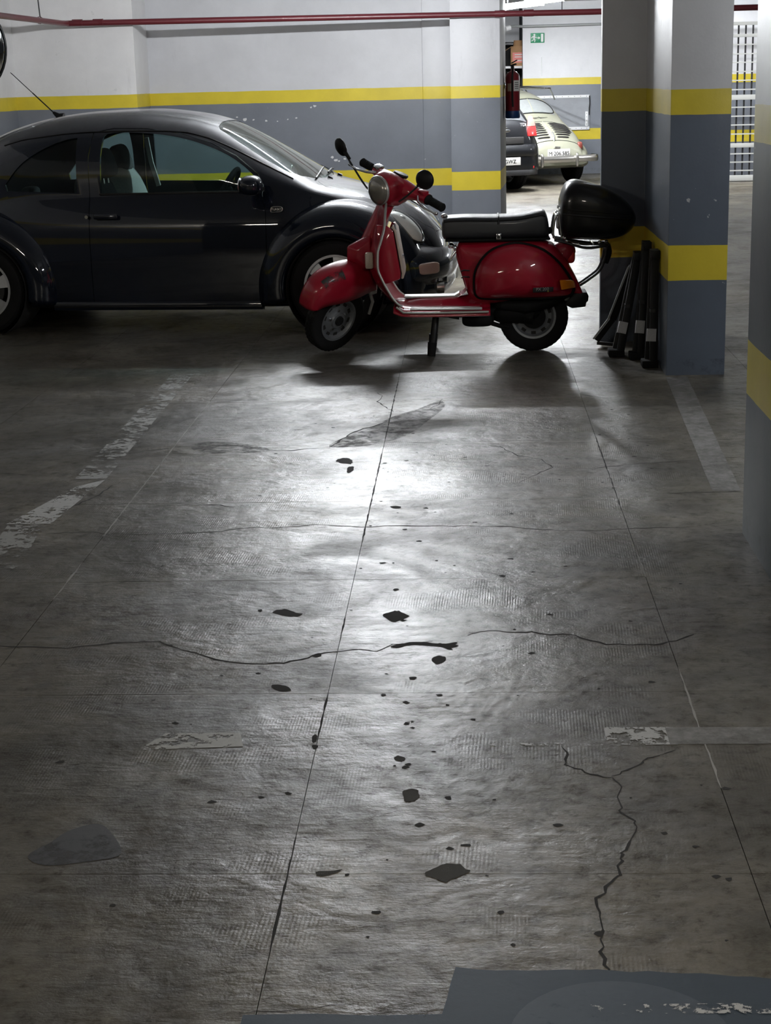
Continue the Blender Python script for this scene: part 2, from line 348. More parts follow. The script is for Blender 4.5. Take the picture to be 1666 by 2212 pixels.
# ------------------------------------------------------------------ floor: crack lines and chipped holes (world x, y in metres)
CRACKS=[
 ([(-1.463,4.836),(-1.374,4.825),(-1.24,4.809),(-1.153,4.837),(-1.077,4.857),(-1.022,4.869),(-0.97,4.864),(-0.926,4.819),(-0.861,4.771),(-0.796,4.715),(-0.749,4.681),(-0.691,4.659),(-0.621,4.654),(-0.56,4.657),(-0.514,4.688),(-0.483,4.725),(-0.45,4.745),(-0.395,4.76),(-0.34,4.776),(-0.29,4.754),(-0.244,4.82),(-0.181,4.827),(-0.125,4.848)],0.006),
 ([(-0.018,4.902),(0.025,4.936),(0.082,4.939),(0.139,4.925),(0.182,4.928),(0.238,4.9),(0.308,4.894),(0.361,4.836),(0.4,4.805),(0.469,4.795),(0.525,4.802),(0.567,4.805),(0.612,4.834),(0.675,4.893)],0.006),
 ([(0.225,4.026),(0.233,3.974),(0.227,3.93),(0.227,3.892),(0.245,3.871),(0.272,3.848),(0.299,3.831),(0.334,3.814),(0.346,3.781),(0.348,3.737),(0.343,3.666),(0.335,3.622),(0.348,3.597),(0.367,3.569),(0.368,3.535),(0.35,3.475),(0.332,3.419),(0.318,3.403),(0.318,3.376),(0.309,3.343),(0.311,3.299),(0.293,3.282),(0.275,3.242),(0.252,3.199),(0.247,3.174),(0.254,3.134),(0.255,3.086),(0.254,3.054),(0.243,3.02),(0.242,2.975),(0.247,2.922),(0.247,2.879),(0.242,2.828),(0.244,2.772)],0.007),
 ([(0.335,3.82),(0.363,3.848),(0.394,3.876),(0.42,3.904),(0.437,3.936),(0.472,3.957),(0.51,3.986)],0.004),
 ([(-1.389,6.149),(-1.277,6.124),(-1.189,6.134),(-1.101,6.143),(-1.03,6.147),(-0.96,6.158),(-0.893,6.196),(-0.823,6.213),(-0.75,6.203),(-0.679,6.214),(-0.61,6.245),(-0.518,6.22),(-0.427,6.196),(-0.333,6.212),(-0.249,6.209),(-0.16,6.198),(-0.036,6.199),(0.106,6.186),(0.228,6.14),(0.401,6.113),(0.488,6.109),(0.576,6.125),(0.699,6.14),(0.839,6.147)],0.005),
 ([(-1.286,6.575),(-1.209,6.571),(-1.134,6.575),(-1.028,6.57),(-0.956,6.528)],0.006),
 ([(-1.643,6.153),(-1.536,6.162),(-1.457,6.172),(-1.384,6.122)],0.005),
 ([(-1.596,7.566),(-1.521,7.631),(-1.458,7.648),(-1.409,7.685),(-1.334,7.701)],0.006),
 ([(-1.304,7.648),(-1.227,7.725),(-1.138,7.719),(-1.044,7.672),(-0.959,7.606),(-0.858,7.579),(-0.775,7.614),(-0.667,7.627)],0.007),
 ([(-0.667,7.627),(-0.617,7.83),(-0.551,8.021),(-0.477,8.128),(-0.402,8.261)],0.007),
 ([(-0.647,7.646),(-0.543,7.721),(-0.412,7.743),(-0.302,7.736),(-0.148,7.695)],0.004),
 ([(0.015,7.684),(0.133,7.606),(0.213,7.405),(0.314,7.333),(0.358,7.165),(0.282,7.037),(0.201,6.889)],0.004),
 ([(0.358,7.165),(0.447,7.133),(0.548,7.145),(0.674,7.2),(0.818,7.228),(0.923,7.259),(1.026,7.271)],0.004),
 ([(1.026,7.271),(1.092,7.304),(1.197,7.325)],0.009),
 ([(1.024,7.252),(1.061,7.16),(1.155,7.118)],0.009),
 ([(-0.512,9.036),(-0.482,8.937),(-0.498,8.764),(-0.441,8.605),(-0.399,8.477)],0.005),
 ([(-0.217,8.915),(-0.153,8.815),(-0.163,8.685),(-0.209,8.537),(-0.255,8.466)],0.004),
 ([(-1.84,6.349),(-1.772,6.375),(-1.708,6.497),(-1.619,6.606),(-1.564,6.801),(-1.527,7.008)],0.005),
 ([(-2.11,7.199),(-1.994,7.157),(-1.863,7.132)],0.005),
 ([(0.795,6.672),(0.909,6.681),(1.02,6.676),(1.097,6.687)],0.007),
 ([(0.458,8.926),(0.58,8.888),(0.696,8.798)],0.004),
 ([(-0.439,2.744),(-0.371,2.75),(-0.303,2.764),(-0.235,2.777)],0.003),
]
HOLES=[
 [(-0.614,7.351),(-0.586,7.406),(-0.561,7.405),(-0.536,7.347),(-0.54,7.282),(-0.579,7.302)],
 [(-0.548,7.218),(-0.524,7.235),(-0.522,7.144),(-0.544,7.11)],
 [(-0.289,5.102),(-0.265,5.139),(-0.24,5.148),(-0.207,5.095),(-0.232,5.053),(-0.256,5.04)],
 [(-0.25,4.795),(-0.216,4.828),(-0.167,4.84),(-0.117,4.826),(-0.082,4.821),(-0.047,4.837),(-0.053,4.803),(-0.074,4.765),(-0.095,4.791),(-0.138,4.805),(-0.187,4.815),(-0.228,4.786)],
 [(-0.125,4.676),(-0.108,4.712),(-0.087,4.703),(-0.084,4.671),(-0.107,4.639)],
 [(-0.175,3.73),(-0.165,3.747),(-0.142,3.746),(-0.135,3.703),(-0.151,3.677),(-0.168,3.682)],
 [(-0.205,3.94),(-0.195,3.955),(-0.176,3.94),(-0.182,3.922),(-0.2,3.926)],
 [(-0.112,3.302),(-0.085,3.339),(-0.044,3.352),(-0.019,3.326),(-0.019,3.308),(-0.054,3.278),(-0.069,3.265),(-0.094,3.287)],
 [(-0.483,4.725),(-0.464,4.745),(-0.455,4.72),(-0.472,4.708)],
 [(-0.579,4.467),(-0.547,4.473),(-0.516,4.436),(-0.548,4.421)],
 [(-0.426,4.091),(-0.415,4.097),(-0.413,4.059),(-0.422,4.044)],
 [(-0.422,4.028),(-0.405,4.025),(-0.408,4.003),(-0.417,4.006)],
 [(-0.185,4.531),(-0.165,4.531),(-0.17,4.512),(-0.182,4.512)],
 [(-0.65,5.15),(-0.615,5.179),(-0.573,5.138),(-0.549,5.128),(-0.569,5.1),(-0.615,5.111)],
 [(-0.329,6.506),(-0.307,6.52),(-0.282,6.496),(-0.309,6.475)],
 [(-0.701,5.171),(-0.689,5.176),(-0.688,5.151),(-0.697,5.152)],
 [(-0.351,3.313),(-0.316,3.318),(-0.292,3.324),(-0.31,3.304),(-0.34,3.294)],
]
# ------------------------------------------------------------------ floor
def concrete():
    t = NT('worn_concrete'); p = t.pos()
    big = t.noise(0.55, 4, 0.55, p); mid = t.noise(2.1, 7, 0.62, p, 0.4); fine = t.noise(14, 6, 0.65, p); grit = t.noise(160, 3, 0.6, p)
    c = t.ramp(mid, [(0.30, (0.062, 0.054, 0.041)), (0.46, (0.135, 0.119, 0.092)), (0.60, (0.205, 0.183, 0.143)), (0.74, (0.30, 0.268, 0.215))])
    brown = t.ramp(t.noise(1.15, 7, 0.68, p, 0.9), [(0.46, 0.0), (0.64, 0.85)])
    c = t.mix(brown, c, t.mix(fine, (0.030, 0.022, 0.014), (0.085, 0.066, 0.045)))
    c = t.mix(t.ramp(big, [(0.38, 0.6), (0.62, 0.0)]), c, (0.050, 0.051, 0.047))
    scratch = t.n('Mapping'); t.l(p, scratch.inputs[0]); scratch.inputs['Rotation'].default_value = (0, 0, 0.5); scratch.inputs['Scale'].default_value = (2.2, 11, 1)
    c = t.mix(t.ramp(t.noise(3.0, 6, 0.7, scratch.outputs[0]), [(0.56, 0.0), (0.72, 0.5)]), c, (0.036, 0.030, 0.024))
    c = t.mix(t.ramp(fine, [(0.30, 0.55), (0.52, 0.0)]), c, (0.030, 0.027, 0.023))
    c = t.mix(t.ramp(grit, [(0.25, 0.35), (0.45, 0.0)]), c, (0.028, 0.028, 0.027))
    # roller print: fine parallel dents in patches
    def comb(rot, scale, seed):
        mp = t.n('Mapping'); t.l(p, mp.inputs[0]); mp.inputs['Rotation'].default_value = (0, 0, rot)
        w = t.n('TexWave', _wave_type='BANDS', _bands_direction='X'); w.inputs['Scale'].default_value = scale; w.inputs['Distortion'].default_value = 0.6; w.inputs['Detail'].default_value = 1
        t.l(mp.outputs[0], w.inputs['Vector'])
        m2 = t.n('Mapping'); t.l(p, m2.inputs[0]); m2.inputs['Location'].default_value = (seed, seed * 1.7, 0); m2.inputs['Scale'].default_value = (1, 1.6, 1)
        msk = t.ramp(t.noise(2.3, 3, 0.5, m2.outputs[0]), [(0.56, 0.0), (0.65, 1.0)])
        return t.math('MULTIPLY', w.outputs['Fac'], msk)
    rib = t.math('ADD', comb(0.03, 38, 3.1), comb(0.05, 34, 9.7))
    und = t.noise(4.2, 3, 0.5, p, 0.9)
    trowel = t.noise(2.4, 7, 0.66, scratch.outputs[0], 0.5)
    pits = t.ramp(t.noise(34, 4, 0.6, p), [(0.28, 0.0), (0.40, 1.0)])
    worn = t.ramp(t.noise(1.7, 4, 0.6, p), [(0.42, 0.12), (0.62, 1.0)])
    h = t.math('ADD', t.math('MULTIPLY', und, 1.5), t.math('MULTIPLY', trowel, 0.45))
    h = t.math('ADD', h, t.math('MULTIPLY', t.math('MULTIPLY', fine, worn), 1.15))
    h = t.math('ADD', h, t.math('MULTIPLY', pits, 0.10))
    h = t.math('ADD', h, t.math('ADD', t.math('MULTIPLY', grit, 0.07), t.math('MULTIPLY', rib, 0.05)))
    rough = t.math('ADD', t.math('MULTIPLY_ADD', mid, 0.22, 0.17), t.math('ADD', t.math('MULTIPLY', fine, 0.14), t.math('MULTIPLY', brown, 0.18)), clamp=True)
    # grime and worn specks are dull, the trowelled skin is shiny
    speck = t.noise(19, 9, 0.74, p, 0.3); blot = t.noise(4.6, 8, 0.70, p, 0.6)
    dull = t.math('MULTIPLY', t.ramp(speck, [(0.36, 0.25), (0.56, 1.0)]), t.ramp(blot, [(0.34, 0.30), (0.55, 1.0)]))
    c = t.mix(t.ramp(speck, [(0.30, 0.75), (0.47, 0.0)]), c, (0.026, 0.022, 0.018))
    tiny = t.noise(75, 4, 0.65, p)
    h = t.math('ADD', h, t.math('MULTIPLY', tiny, 0.20))
    t.set(Base_Color=c, Roughness=rough, Normal=t.bump(h, 0.36, 0.012), Specular_IOR_Level=t.math('MULTIPLY', dull, 0.68))
    return t.m
M['floor'] = concrete()
M['joint'] = simple('joint_dirt', (0.04, 0.036, 0.032), 0.85, 0, 0, 0.5, 4)
M['crack'] = simple('crack_dirt', (0.014, 0.013, 0.012), 0.9, 0, 0, 0.4, 40)
def worn_paint(name, col, thr, soft=0.02, scale=22, rough=0.55, fine=0.6):
    t = NT(name); p = t.pos()
    a = t.math('MULTIPLY_ADD', t.noise(scale, 7, 0.72, p), fine, t.math('MULTIPLY', t.noise(3.2, 3, 0.5, p), 1 - fine))
    f = t.ramp(a, [(thr - soft, 0.0), (thr + soft, 1.0)])
    sp = t.noise(70, 3, 0.5, p)
    t.set(Base_Color=t.mix(sp, tuple(c * 0.8 for c in col), col), Roughness=rough, Alpha=f, Normal=t.bump(a, 0.3, 0.004)); return t.m
M['line_worn'] = worn_paint('worn_line_paint', (0.30, 0.30, 0.285), 0.50, 0.012)
M['line_faint'] = worn_paint('faded_line_paint', (0.23, 0.222, 0.21), 0.42, 0.18)
M['line_flaky'] = worn_paint('flaking_white_paint', (0.40, 0.40, 0.38), 0.445, 0.010, 26)
M['line_speck'] = worn_paint('speckled_white_paint', (0.46, 0.46, 0.45), 0.485, 0.008, 30)
M['blue_paint'] = worn_paint('blue_grey_floor_paint', (0.022, 0.037, 0.056), 0.30, 0.03, 14)
M['blue_pale'] = worn_paint('pale_blue_floor_paint', (0.048, 0.065, 0.088), 0.34, 0.10, 14)
M['white_speck'] = worn_paint('white_flakes', (0.5, 0.5, 0.5), 0.54, 0.01, 34)

floor = empty('floor', kind='structure')
MB().box((1.2, 14, -0.036), (19, 40, 0.05)).build('floor_bed', M['joint'], floor)
XJ = [-1.41 + k for k in range(-5, 10)]; YJ = [2.205 + 1.1 * k for k in range(0, 12)]
slab_cache = {}
def slab(x0, x1, y0, y1, g=0.0009):
    b = MB(); b.box(((x1 - x0) / 2, (y1 - y0) / 2, -0.0055), (x1 - x0 - 2 * g, y1 - y0 - 2 * g, 0.011))
    k = (round(x1 - x0, 3), round(y1 - y0, 3))
    if k not in slab_cache:
        o = b.build('slab', M['floor'], floor, loc=(x0, y0, 0)); slab_cache[k] = o.data
    else:
        o = bpy.data.objects.new('slab', slab_cache[k]); COL.objects.link(o); o.parent = floor; o.location = (x0, y0, 0)
    return o
for i in range(len(XJ) - 1):
    for j in range(len(YJ) - 1): slab(XJ[i], XJ[i + 1], YJ[j], YJ[j + 1])
slab(-8, XJ[0], -6, 34); slab(XJ[-1], 10.5, -6, 34); slab(XJ[0], XJ[-1], -6, YJ[0]); slab(XJ[0], XJ[-1], YJ[-1], 34)

def ribbon(pts, w, z, jit=0.008):
    P = []
    for (x0, y0), (x1, y1) in zip(pts, pts[1:]):
        L = math.hypot(x1 - x0, y1 - y0); n = max(2, int(L / 0.035))
        for k in range(n):
            t = k / n; j = jit if 0 < k else jit / 3
            P.append((lerp(x0, x1, t) + random.uniform(-j, j), lerp(y0, y1, t) + random.uniform(-j, j)))
    P.append(pts[-1]); vs = []
    for i, p in enumerate(P):
        a, b = P[max(i - 1, 0)], P[min(i + 1, len(P) - 1)]; dx, dy = b[0] - a[0], b[1] - a[1]; L = math.hypot(dx, dy) or 1
        e = min(i, len(P) - 1 - i); ww = w * random.uniform(0.35, 1.25) * (0.25 if e == 0 else 0.7 if e < 3 else 1) / 2
        vs += [(p[0] - dy / L * ww, p[1] + dx / L * ww, z), (p[0] + dy / L * ww, p[1] - dx / L * ww, z)]
    return MB().add(vs, [(2 * i, 2 * i + 1, 2 * i + 3, 2 * i + 2) for i in range(len(P) - 1)])
for pts, w in CRACKS: ribbon(pts, w * (1.0 if w == .007 and len(pts) > 25 else 1.5), 0.0006).build('crack', M['crack'], floor)
M['chip_grey'] = simple('chipped_screed', (0.060, 0.060, 0.064), 0.7, 0, 0, 0.4, 45, 0.6); M['chip_olive'] = simple('shallow_chip_dirt', (0.036, 0.033, 0.026), 0.8, 0, 0, 0.4, 45, 0.5)
for poly in HOLES:
    cx = sum(p[0] for p in poly) / len(poly); cy = sum(p[1] for p in poly) / len(poly)
    q = []
    for v in crom([(x, y, 0) for x, y in poly], 4, True):
        k = random.uniform(0.9, 1.1); q.append((cx + (v.x - cx) * k, cy + (v.y - cy) * k, 0.0009))
    MB().add(q, [tuple(range(len(q)))]).build('chip', M['chip_grey' if len(poly) == 8 and poly[0][0] > 0 and cy < 3.4 else 'chip_olive' if cy < 4 else 'hole'], floor)
# pale filler left in some joints and dark open stretches in others
M['filler'] = simple('pale_joint_filler', (0.30, 0.29, 0.27), 0.7, 0, 0, 0.4, 30)
for x, y0, y1 in ((-1.41, 8.85, 6.1), (-1.41, 5.75, 5.3), (0.59, 5.85, 5.5), (0.59, 4.6, 3.75)): ribbon([(x, y0), (x, y1)], 0.0065, 0.0007, 0.0015).build('joint_filler', M['filler'], floor)
for x, y0, y1 in ((-0.41, 9.4, 7.8), (-0.41, 7.5, 5.95), (-0.41, 5.1, 4.85), (-0.41, 4.45, 4.05), (-0.41, 3.5, 2.95), (0.59, 7.9, 6.4)): ribbon([(x, y0), (x, y1)], 0.0065, 0.0006, 0.0012).build('joint_gap', M['crack'], floor)
def patch(name, poly, mat, z, mat_obj=None):
    return MB().add([(x, y, z) for x, y in poly], [tuple(range(len(poly)))]).build(name, mat, floor)
patch('painted_line', [(-1.77, 9.75), (-1.64, 9.75), (-1.60, 7.06), (-1.74, 7.06)], M['line_worn'], 0.0012)
patch('painted_line', [(-1.70, 6.92), (-1.60, 7.04), (-1.66, 6.30), (-1.84, 6.30)], M['line_speck'], 0.0012)
patch('painted_line', [(-1.83, 6.29), (-1.69, 6.29), (-1.62, 5.66), (-1.78, 5.66)], M['line_worn'], 0.0012)
patch('painted_line', [(1.10, 9.37), (1.22, 9.37), (1.10, 6.7), (0.985, 6.7)], M['line_faint'], 0.0012)
patch('painted_line', [(-0.87, 4.00), (-0.60, 4.02), (-0.62, 4.115), (-0.82, 4.115)], M['line_flaky'], 0.0012)
patch('painted_line', [(0.34, 4.02), (0.52, 4.02), (0.52, 4.14), (0.34, 4.14)], M['line_speck'], 0.0012)
patch('painted_line', [(0.50, 4.022), (1.6, 4.022), (1.6, 4.135), (0.50, 4.135)], M['line_faint'], 0.0013)
patch('painted_line', [(-0.3, 4.018), (0.36, 4.018), (0.36, 4.035), (-0.3, 4.035)], M['white_speck'], 0.0012)
M['stain'] = worn_paint('grey_stain', (0.050, 0.050, 0.054), 0.42, 0.10, 12)
patch('stain', [(v.x, v.y) for v in crom([(x, y, 0) for x, y in [(-1.005, 3.391), (-0.969, 3.461), (-0.941, 3.521), (-0.883, 3.558), (-0.84, 3.509), (-0.795, 3.402), (-0.853, 3.368), (-0.951, 3.345)]], 4, True)], M['stain'], 0.001)
M['grime'] = worn_paint('dark_rough_grime', (0.045, 0.041, 0.036), 0.53, 0.10, 13, 0.7, 0.8)
for poly in ([(-0.664, 7.647), (-0.608, 7.862), (-0.497, 8.073), (-0.394, 8.355), (-0.281, 8.53), (-0.165, 8.764), (-0.138, 8.581), (-0.204, 8.282), (-0.307, 7.895), (-0.474, 7.675)], [(-1.332, 7.752), (-1.193, 7.795), (-1.002, 7.689), (-0.944, 7.575), (-1.113, 7.536), (-1.269, 7.565)]):
    patch('stain', [(v.x, v.y) for v in crom([(x, y, 0) for x, y in poly], 4, True)], M['grime'], 0.001)
b = MB()
for k in range(150):
    x, y, r = random.gauss(-0.15, .55), random.uniform(2.9, 8.5), random.uniform(.003, .011)
    b.add([(x + r * random.uniform(.5, 1.5) * cos(a), y + r * random.uniform(.5, 1.5) * sin(a), .0007) for a in [2 * pi * q / 7 for q in range(7)]], [tuple(range(7))])
tag(b.build('speck', M['hole'], floor), kind='stuff')
bp = [(-0.042, 2.912)] + [(lerp(-0.03, 0.75, k / 24), 2.905 - 0.055 * (k / 24) ** 2 + random.uniform(-0.006, 0.006)) for k in range(1, 25)] + [(0.75, 2.3), (-0.13, 2.3)]
bp += [(lerp(-0.12, -0.045, k / 10) + random.uniform(-0.003, 0.003), lerp(2.4, 2.9, k / 10)) for k in range(1, 10)]
patch('painted_sign', bp, M['blue_paint'], 0.0012)
patch('painted_sign', [(-0.434, 2.738), (-0.3, 2.744), (-0.2, 2.738), (-0.06, 2.744), (-0.06, 2.3), (-0.44, 2.3)], M['blue_paint'], 0.0011)
patch('painted_sign', [(0.255 + 0.20 * cos(a), 2.665 + 0.195 * sin(a)) for a in [2 * pi * k / 40 for k in range(40)]], M['blue_pale'], 0.0018)
patch('painted_line', [(0.2, 2.745), (0.75, 2.75), (0.75, 2.79), (0.2, 2.775)], M['white_speck'], 0.0024)

# ------------------------------------------------------------------ walls, pillars, ceiling
def wallbox(name, x0, x1, y0, y1, mat, z1=2.85, kind='structure', bev=0.006):
    return tag(MB().box(((x0 + x1) / 2, (y0 + y1) / 2, z1 / 2 - 0.01), (x1 - x0, y1 - y0, z1 + 0.02)).build(name, mat, bevel=bev), kind=kind)
def wallpoly(name, poly, mat, z1=2.85, bev=0.006):
    b = MB(); b.prism(poly, lambda a, c, d: (a, c, d), -0.02, z1); return tag(b.build(name, mat, bevel=bev), kind='structure')
MW = band_wall('wall_paint_back', (1.574, 1.449, 0.737, 0.560)); MP = band_wall('wall_paint_pilaster', (1.574, 1.455, 0.727, 0.540))
MC = band_wall('pillar_paint', (1.572, 1.437, 0.728, 0.535), grey=(0.098, 0.118, 0.152)); MN = band_wall('near_pillar_paint', (1.552, 1.424, 0.724, 0.529), white=(0.50, 0.53, 0.54), grey=(0.066, 0.082, 0.10), yellow=(0.62, 0.51, 0.04))  # pillar greys darkened for lamp light that fades down the faces
ML = band_wall('wall_paint_left', (1.576, 1.447, 0.735, 0.560), white=(0.74, 0.73, 0.73)); MF = band_wall('wall_paint_far', (1.605, 1.488, 0.76, 0.575), white=(0.72, 0.72, 0.74))  # left wall's white raised in place of more lamp light there
MG = band_wall('wall_paint_gate', (1.60, 1.475, 0.755, 0.575), white=(0.72, 0.72, 0.74))
wallpoly('wall_back', [(-3.40, 18.0), (-0.46, 18.0), (-0.46, 17.965), (-0.12, 17.965), (-0.12, 18.4), (-3.40, 18.4)], MW)
wallpoly('wall_back_left', [(-4.5, 17.02), (-3.285, 17.02), (-3.335, 18.0), (-3.335, 18.4), (-4.5, 18.4)], ML, bev=0)
wallbox('wall_left', -4.75, -4.5, 4.0, 18.4, ML)
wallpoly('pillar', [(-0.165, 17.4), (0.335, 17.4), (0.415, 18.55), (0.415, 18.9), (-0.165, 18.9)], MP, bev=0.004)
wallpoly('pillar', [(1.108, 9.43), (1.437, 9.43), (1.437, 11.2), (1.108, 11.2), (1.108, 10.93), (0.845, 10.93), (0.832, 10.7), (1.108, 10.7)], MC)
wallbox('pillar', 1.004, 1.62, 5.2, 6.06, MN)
wallbox('wall_far', 0.95, 3.4, 29.4, 29.7, MF)
wallbox('wall_far_right', 3.3, 8.5, 27.0, 27.3, MG)
wallbox('wall_far_left', -0.6, 0.95, 31.2, 31.4, MF)
tag(MB().box((1.2, 14, 2.9), (19, 40, 0.1)).build('ceiling', simple('ceiling_plaster', (0.60, 0.61, 0.63), 0.8, 0, 0, 0.1, 2)), kind='structure')

M['flake'] = simple('bare_plaster', (0.55, 0.55, 0.55), 0.7, 0, 0, 0.1)
for x, z, r in ((-2.425, 1.312, .012), (-2.338, 1.286, .024), (-2.25, 1.279, .012), (-2.118, 1.266, .016), (-1.996, 1.259, .010), (-1.887, 1.275, .010), (-1.798, 1.288, .013), (-1.599, 1.406, .018), (-1.638, 1.393, .012), (-1.431, .874, .018), (-1.392, .844, .022), (-1.358, .834, .012), (-1.299, .856, .016)):
    q = [(x + r * random.uniform(.6, 1.2) * cos(a), z + r * random.uniform(.35, .9) * sin(a)) for a in [2 * pi * k / 8 for k in range(8)]]
    b = MB(); b.prism(q, lambda a, c, d: (a, d, c), 17.997, 18.001); b.build('paint_flake', M['flake'], bpy.data.objects['wall_back'])

# ------------------------------------------------------------------ lamps
tube_mats = {}
for (x, y, z, a, L, st, lab) in TUBES:
    t = empty('tube_lamp', (x, y, z), a, lab, 'lamp', 'fluorescent tube lamps under the ceiling')
    b = MB(); b.box((0, 0, 0.065), (L, 0.22 if y < 12 else 0.03, 0.04)); b.build('housing', M['white_paint'], t, bevel=0.006)  # near housings widened to keep light off the ceiling, the others let it up
    if st not in tube_mats: tube_mats[st] = emit('tube_glow_%d' % st, st)
    for s in (-1, 1) if y > 20 else (0,):
        b = MB(); b.cyl((-L / 2 + 0.05, s * 0.038, 0.02), (L / 2 - 0.05, s * 0.038, 0.02), 0.016, n=12); b.build('tube', tube_mats[st], t, smooth=50)
    for s in (-1, 1):
        b = MB(); b.box((s * (L / 2 - 0.03), 0, 0.022), (0.03, 0.11, 0.05)); b.build('lamp_holder', M['white_paint'], t)
    for s in (-1, 1): MB().cyl((s * L * 0.35, 0, 0.09), (s * L * 0.35, 0, 0.335), 0.006, n=8).build('hanger', M['zinc'], t)
# ------------------------------------------------------------------ generic car body loft
class Loft:
    """car shell: stations along x, half section from the floor pan up over the side to the roof centre"""
    def __init__(s, zt, zb, wb, wm, zu, n, ws=None, nn=14):
        s.zt, s.zb, s.wb, s.wm, s.zu, s.n, s.ws, s.nn = zt, zb, wb, wm, zu, n, ws or wm, nn
    def top(s, x, y):
        zt, zb, wb, n = interp(s.zt, x), interp(s.zb, x), interp(s.wb, x), interp(s.n, x)
        q = min(1, abs(y) / wb); return zb + (zt - zb) * (1 - q ** n) ** (1 / n)
    def half(s, x):
        zt, zb, wb, wm, zu, n, ws = (interp(t, x) for t in (s.zt, s.zb, s.wb, s.wm, s.zu, s.n, s.ws))
        zm = zu + (zb - zu) * 0.5
        low = crom([(ws - 0.07, zu, 0), (ws, zu + 0.03, 0), (wm - 0.004, lerp(zu, zb, 0.3), 0), (wm, zm, 0), (lerp(wm, wb, 0.22), lerp(zu, zb, 0.78), 0), (wb, zb, 0)], 4)
        pts = [(0.0, zu), (ws * 0.5, zu)] + [(v.x, v.y) for v in low]
        for k in range(1, s.nn + 1):
            t = pi / 2 * k / s.nn; pts.append((wb * cos(t) ** (2 / n) if k < s.nn else 0.0, zb + (zt - zb) * sin(t) ** (2 / n)))
        return pts
    def mesh(s, xs, off=0.0):
        rings = []
        for x in xs:
            h = s.half(x)
            ring = [(x, -y, z) for y, z in h] + [(x, y, z) for y, z in reversed(h[1:-1])]
            rings.append(ring)
        return MB().loft(rings, True, True, True)
def xprism(poly_xz, y0, y1):
    b = MB(); b.prism(poly_xz, lambda a, c, d: (a, d, c), y0, y1); return b.mesh('cut')
def zprism(poly_xy, z0, z1):
    b = MB(); b.prism(poly_xy, lambda a, c, d: (a, c, d), z0, z1); return b.mesh('cut')
def ycyl(x, z, r, y0, y1, n=40):
    return MB().cyl((x, y0, z), (x, y1, z), r, n=n).mesh('cut')
def joined(*ms):
    b = MB()
    for m in ms: b.add([v.co for v in m.vertices], [tuple(p.vertices) for p in m.polygons])
    return b.mesh('cut')

def tyre_profile(R, w, rim, n=7):
    """lathe rows (radius, lateral) of a tyre"""
    h = w / 2; s = R - rim
    return [(rim, -h * 0.82), (rim + s * 0.35, -h), (rim + s * 0.75, -h * 0.97), (R - s * 0.06, -h * 0.80), (R, -h * 0.62), (R, -h * 0.34), (R - 0.006, -h * 0.32), (R - 0.006, -h * 0.26), (R, -h * 0.24), (R, h * 0.24),
            (R - 0.006, h * 0.26), (R - 0.006, h * 0.32), (R, h * 0.34), (R, h * 0.62), (R - s * 0.06, h * 0.80), (rim + s * 0.75, h * 0.97), (rim + s * 0.35, h), (rim, h * 0.82)]
def car_wheel(parent, c, R, w, rim, side, spokes=6, a0=0.0, mat='silver'):
    """side = -1: the outside of the wheel looks to -y"""
    b = MB(); b.lathe(tyre_profile(R, w, rim), c, (0, 1, 0), 48)
    t = b.build('wheel', M['rubber'], parent, smooth=35)
    b = MB(); b.lathe([(rim + 0.004, -w * 0.42), (rim + 0.004, w * 0.42), (rim - 0.012, w * 0.42), (rim - 0.02, 0.0), (rim - 0.012, -w * 0.42), (rim + 0.004, -w * 0.42)], c, (0, 1, 0), 48)
    b.build('rim', M[mat], t, smooth=35)
    cx, cy, cz = c; yo = cy + side * w * 0.36
    b = MB()
    for k in range(spokes):
        a = a0 + 2 * pi * k / spokes; u = V(cos(a), 0, sin(a)); p = V(-sin(a), 0, cos(a)); rows = []
        for r, hw, d in ((0.02, 0.03, 0.0), (0.07, 0.026, 0.004), (0.13, 0.034, 0.004), (rim - 0.01, 0.05, 0.012)):
            q = V(cx, yo, cz) + u * r
            rows.append([q + p * hw + V(0, -side * d, 0), q - p * hw + V(0, -side * d, 0), q - p * hw * 0.8 + V(0, -side * (d + 0.03), 0), q + p * hw * 0.8 + V(0, -side * (d + 0.03), 0)])
        b.loft(rows, True, True, True)
    b.build('spokes', M[mat], t, smooth=35)
    b = MB(); b.cyl((cx, yo + side * 0.008, cz), (cx, yo - side * 0.04, cz), 0.045, 0.055, 20); b.build('hub_cap', M[mat], t, smooth=35)
    b = MB(); b.cyl((cx, cy - side * 0.0, cz), (cx, cy + side * 0.03, cz), rim * 0.72, n=28); b.build('brake_disc', M['steel'], t, smooth=35)
    return t

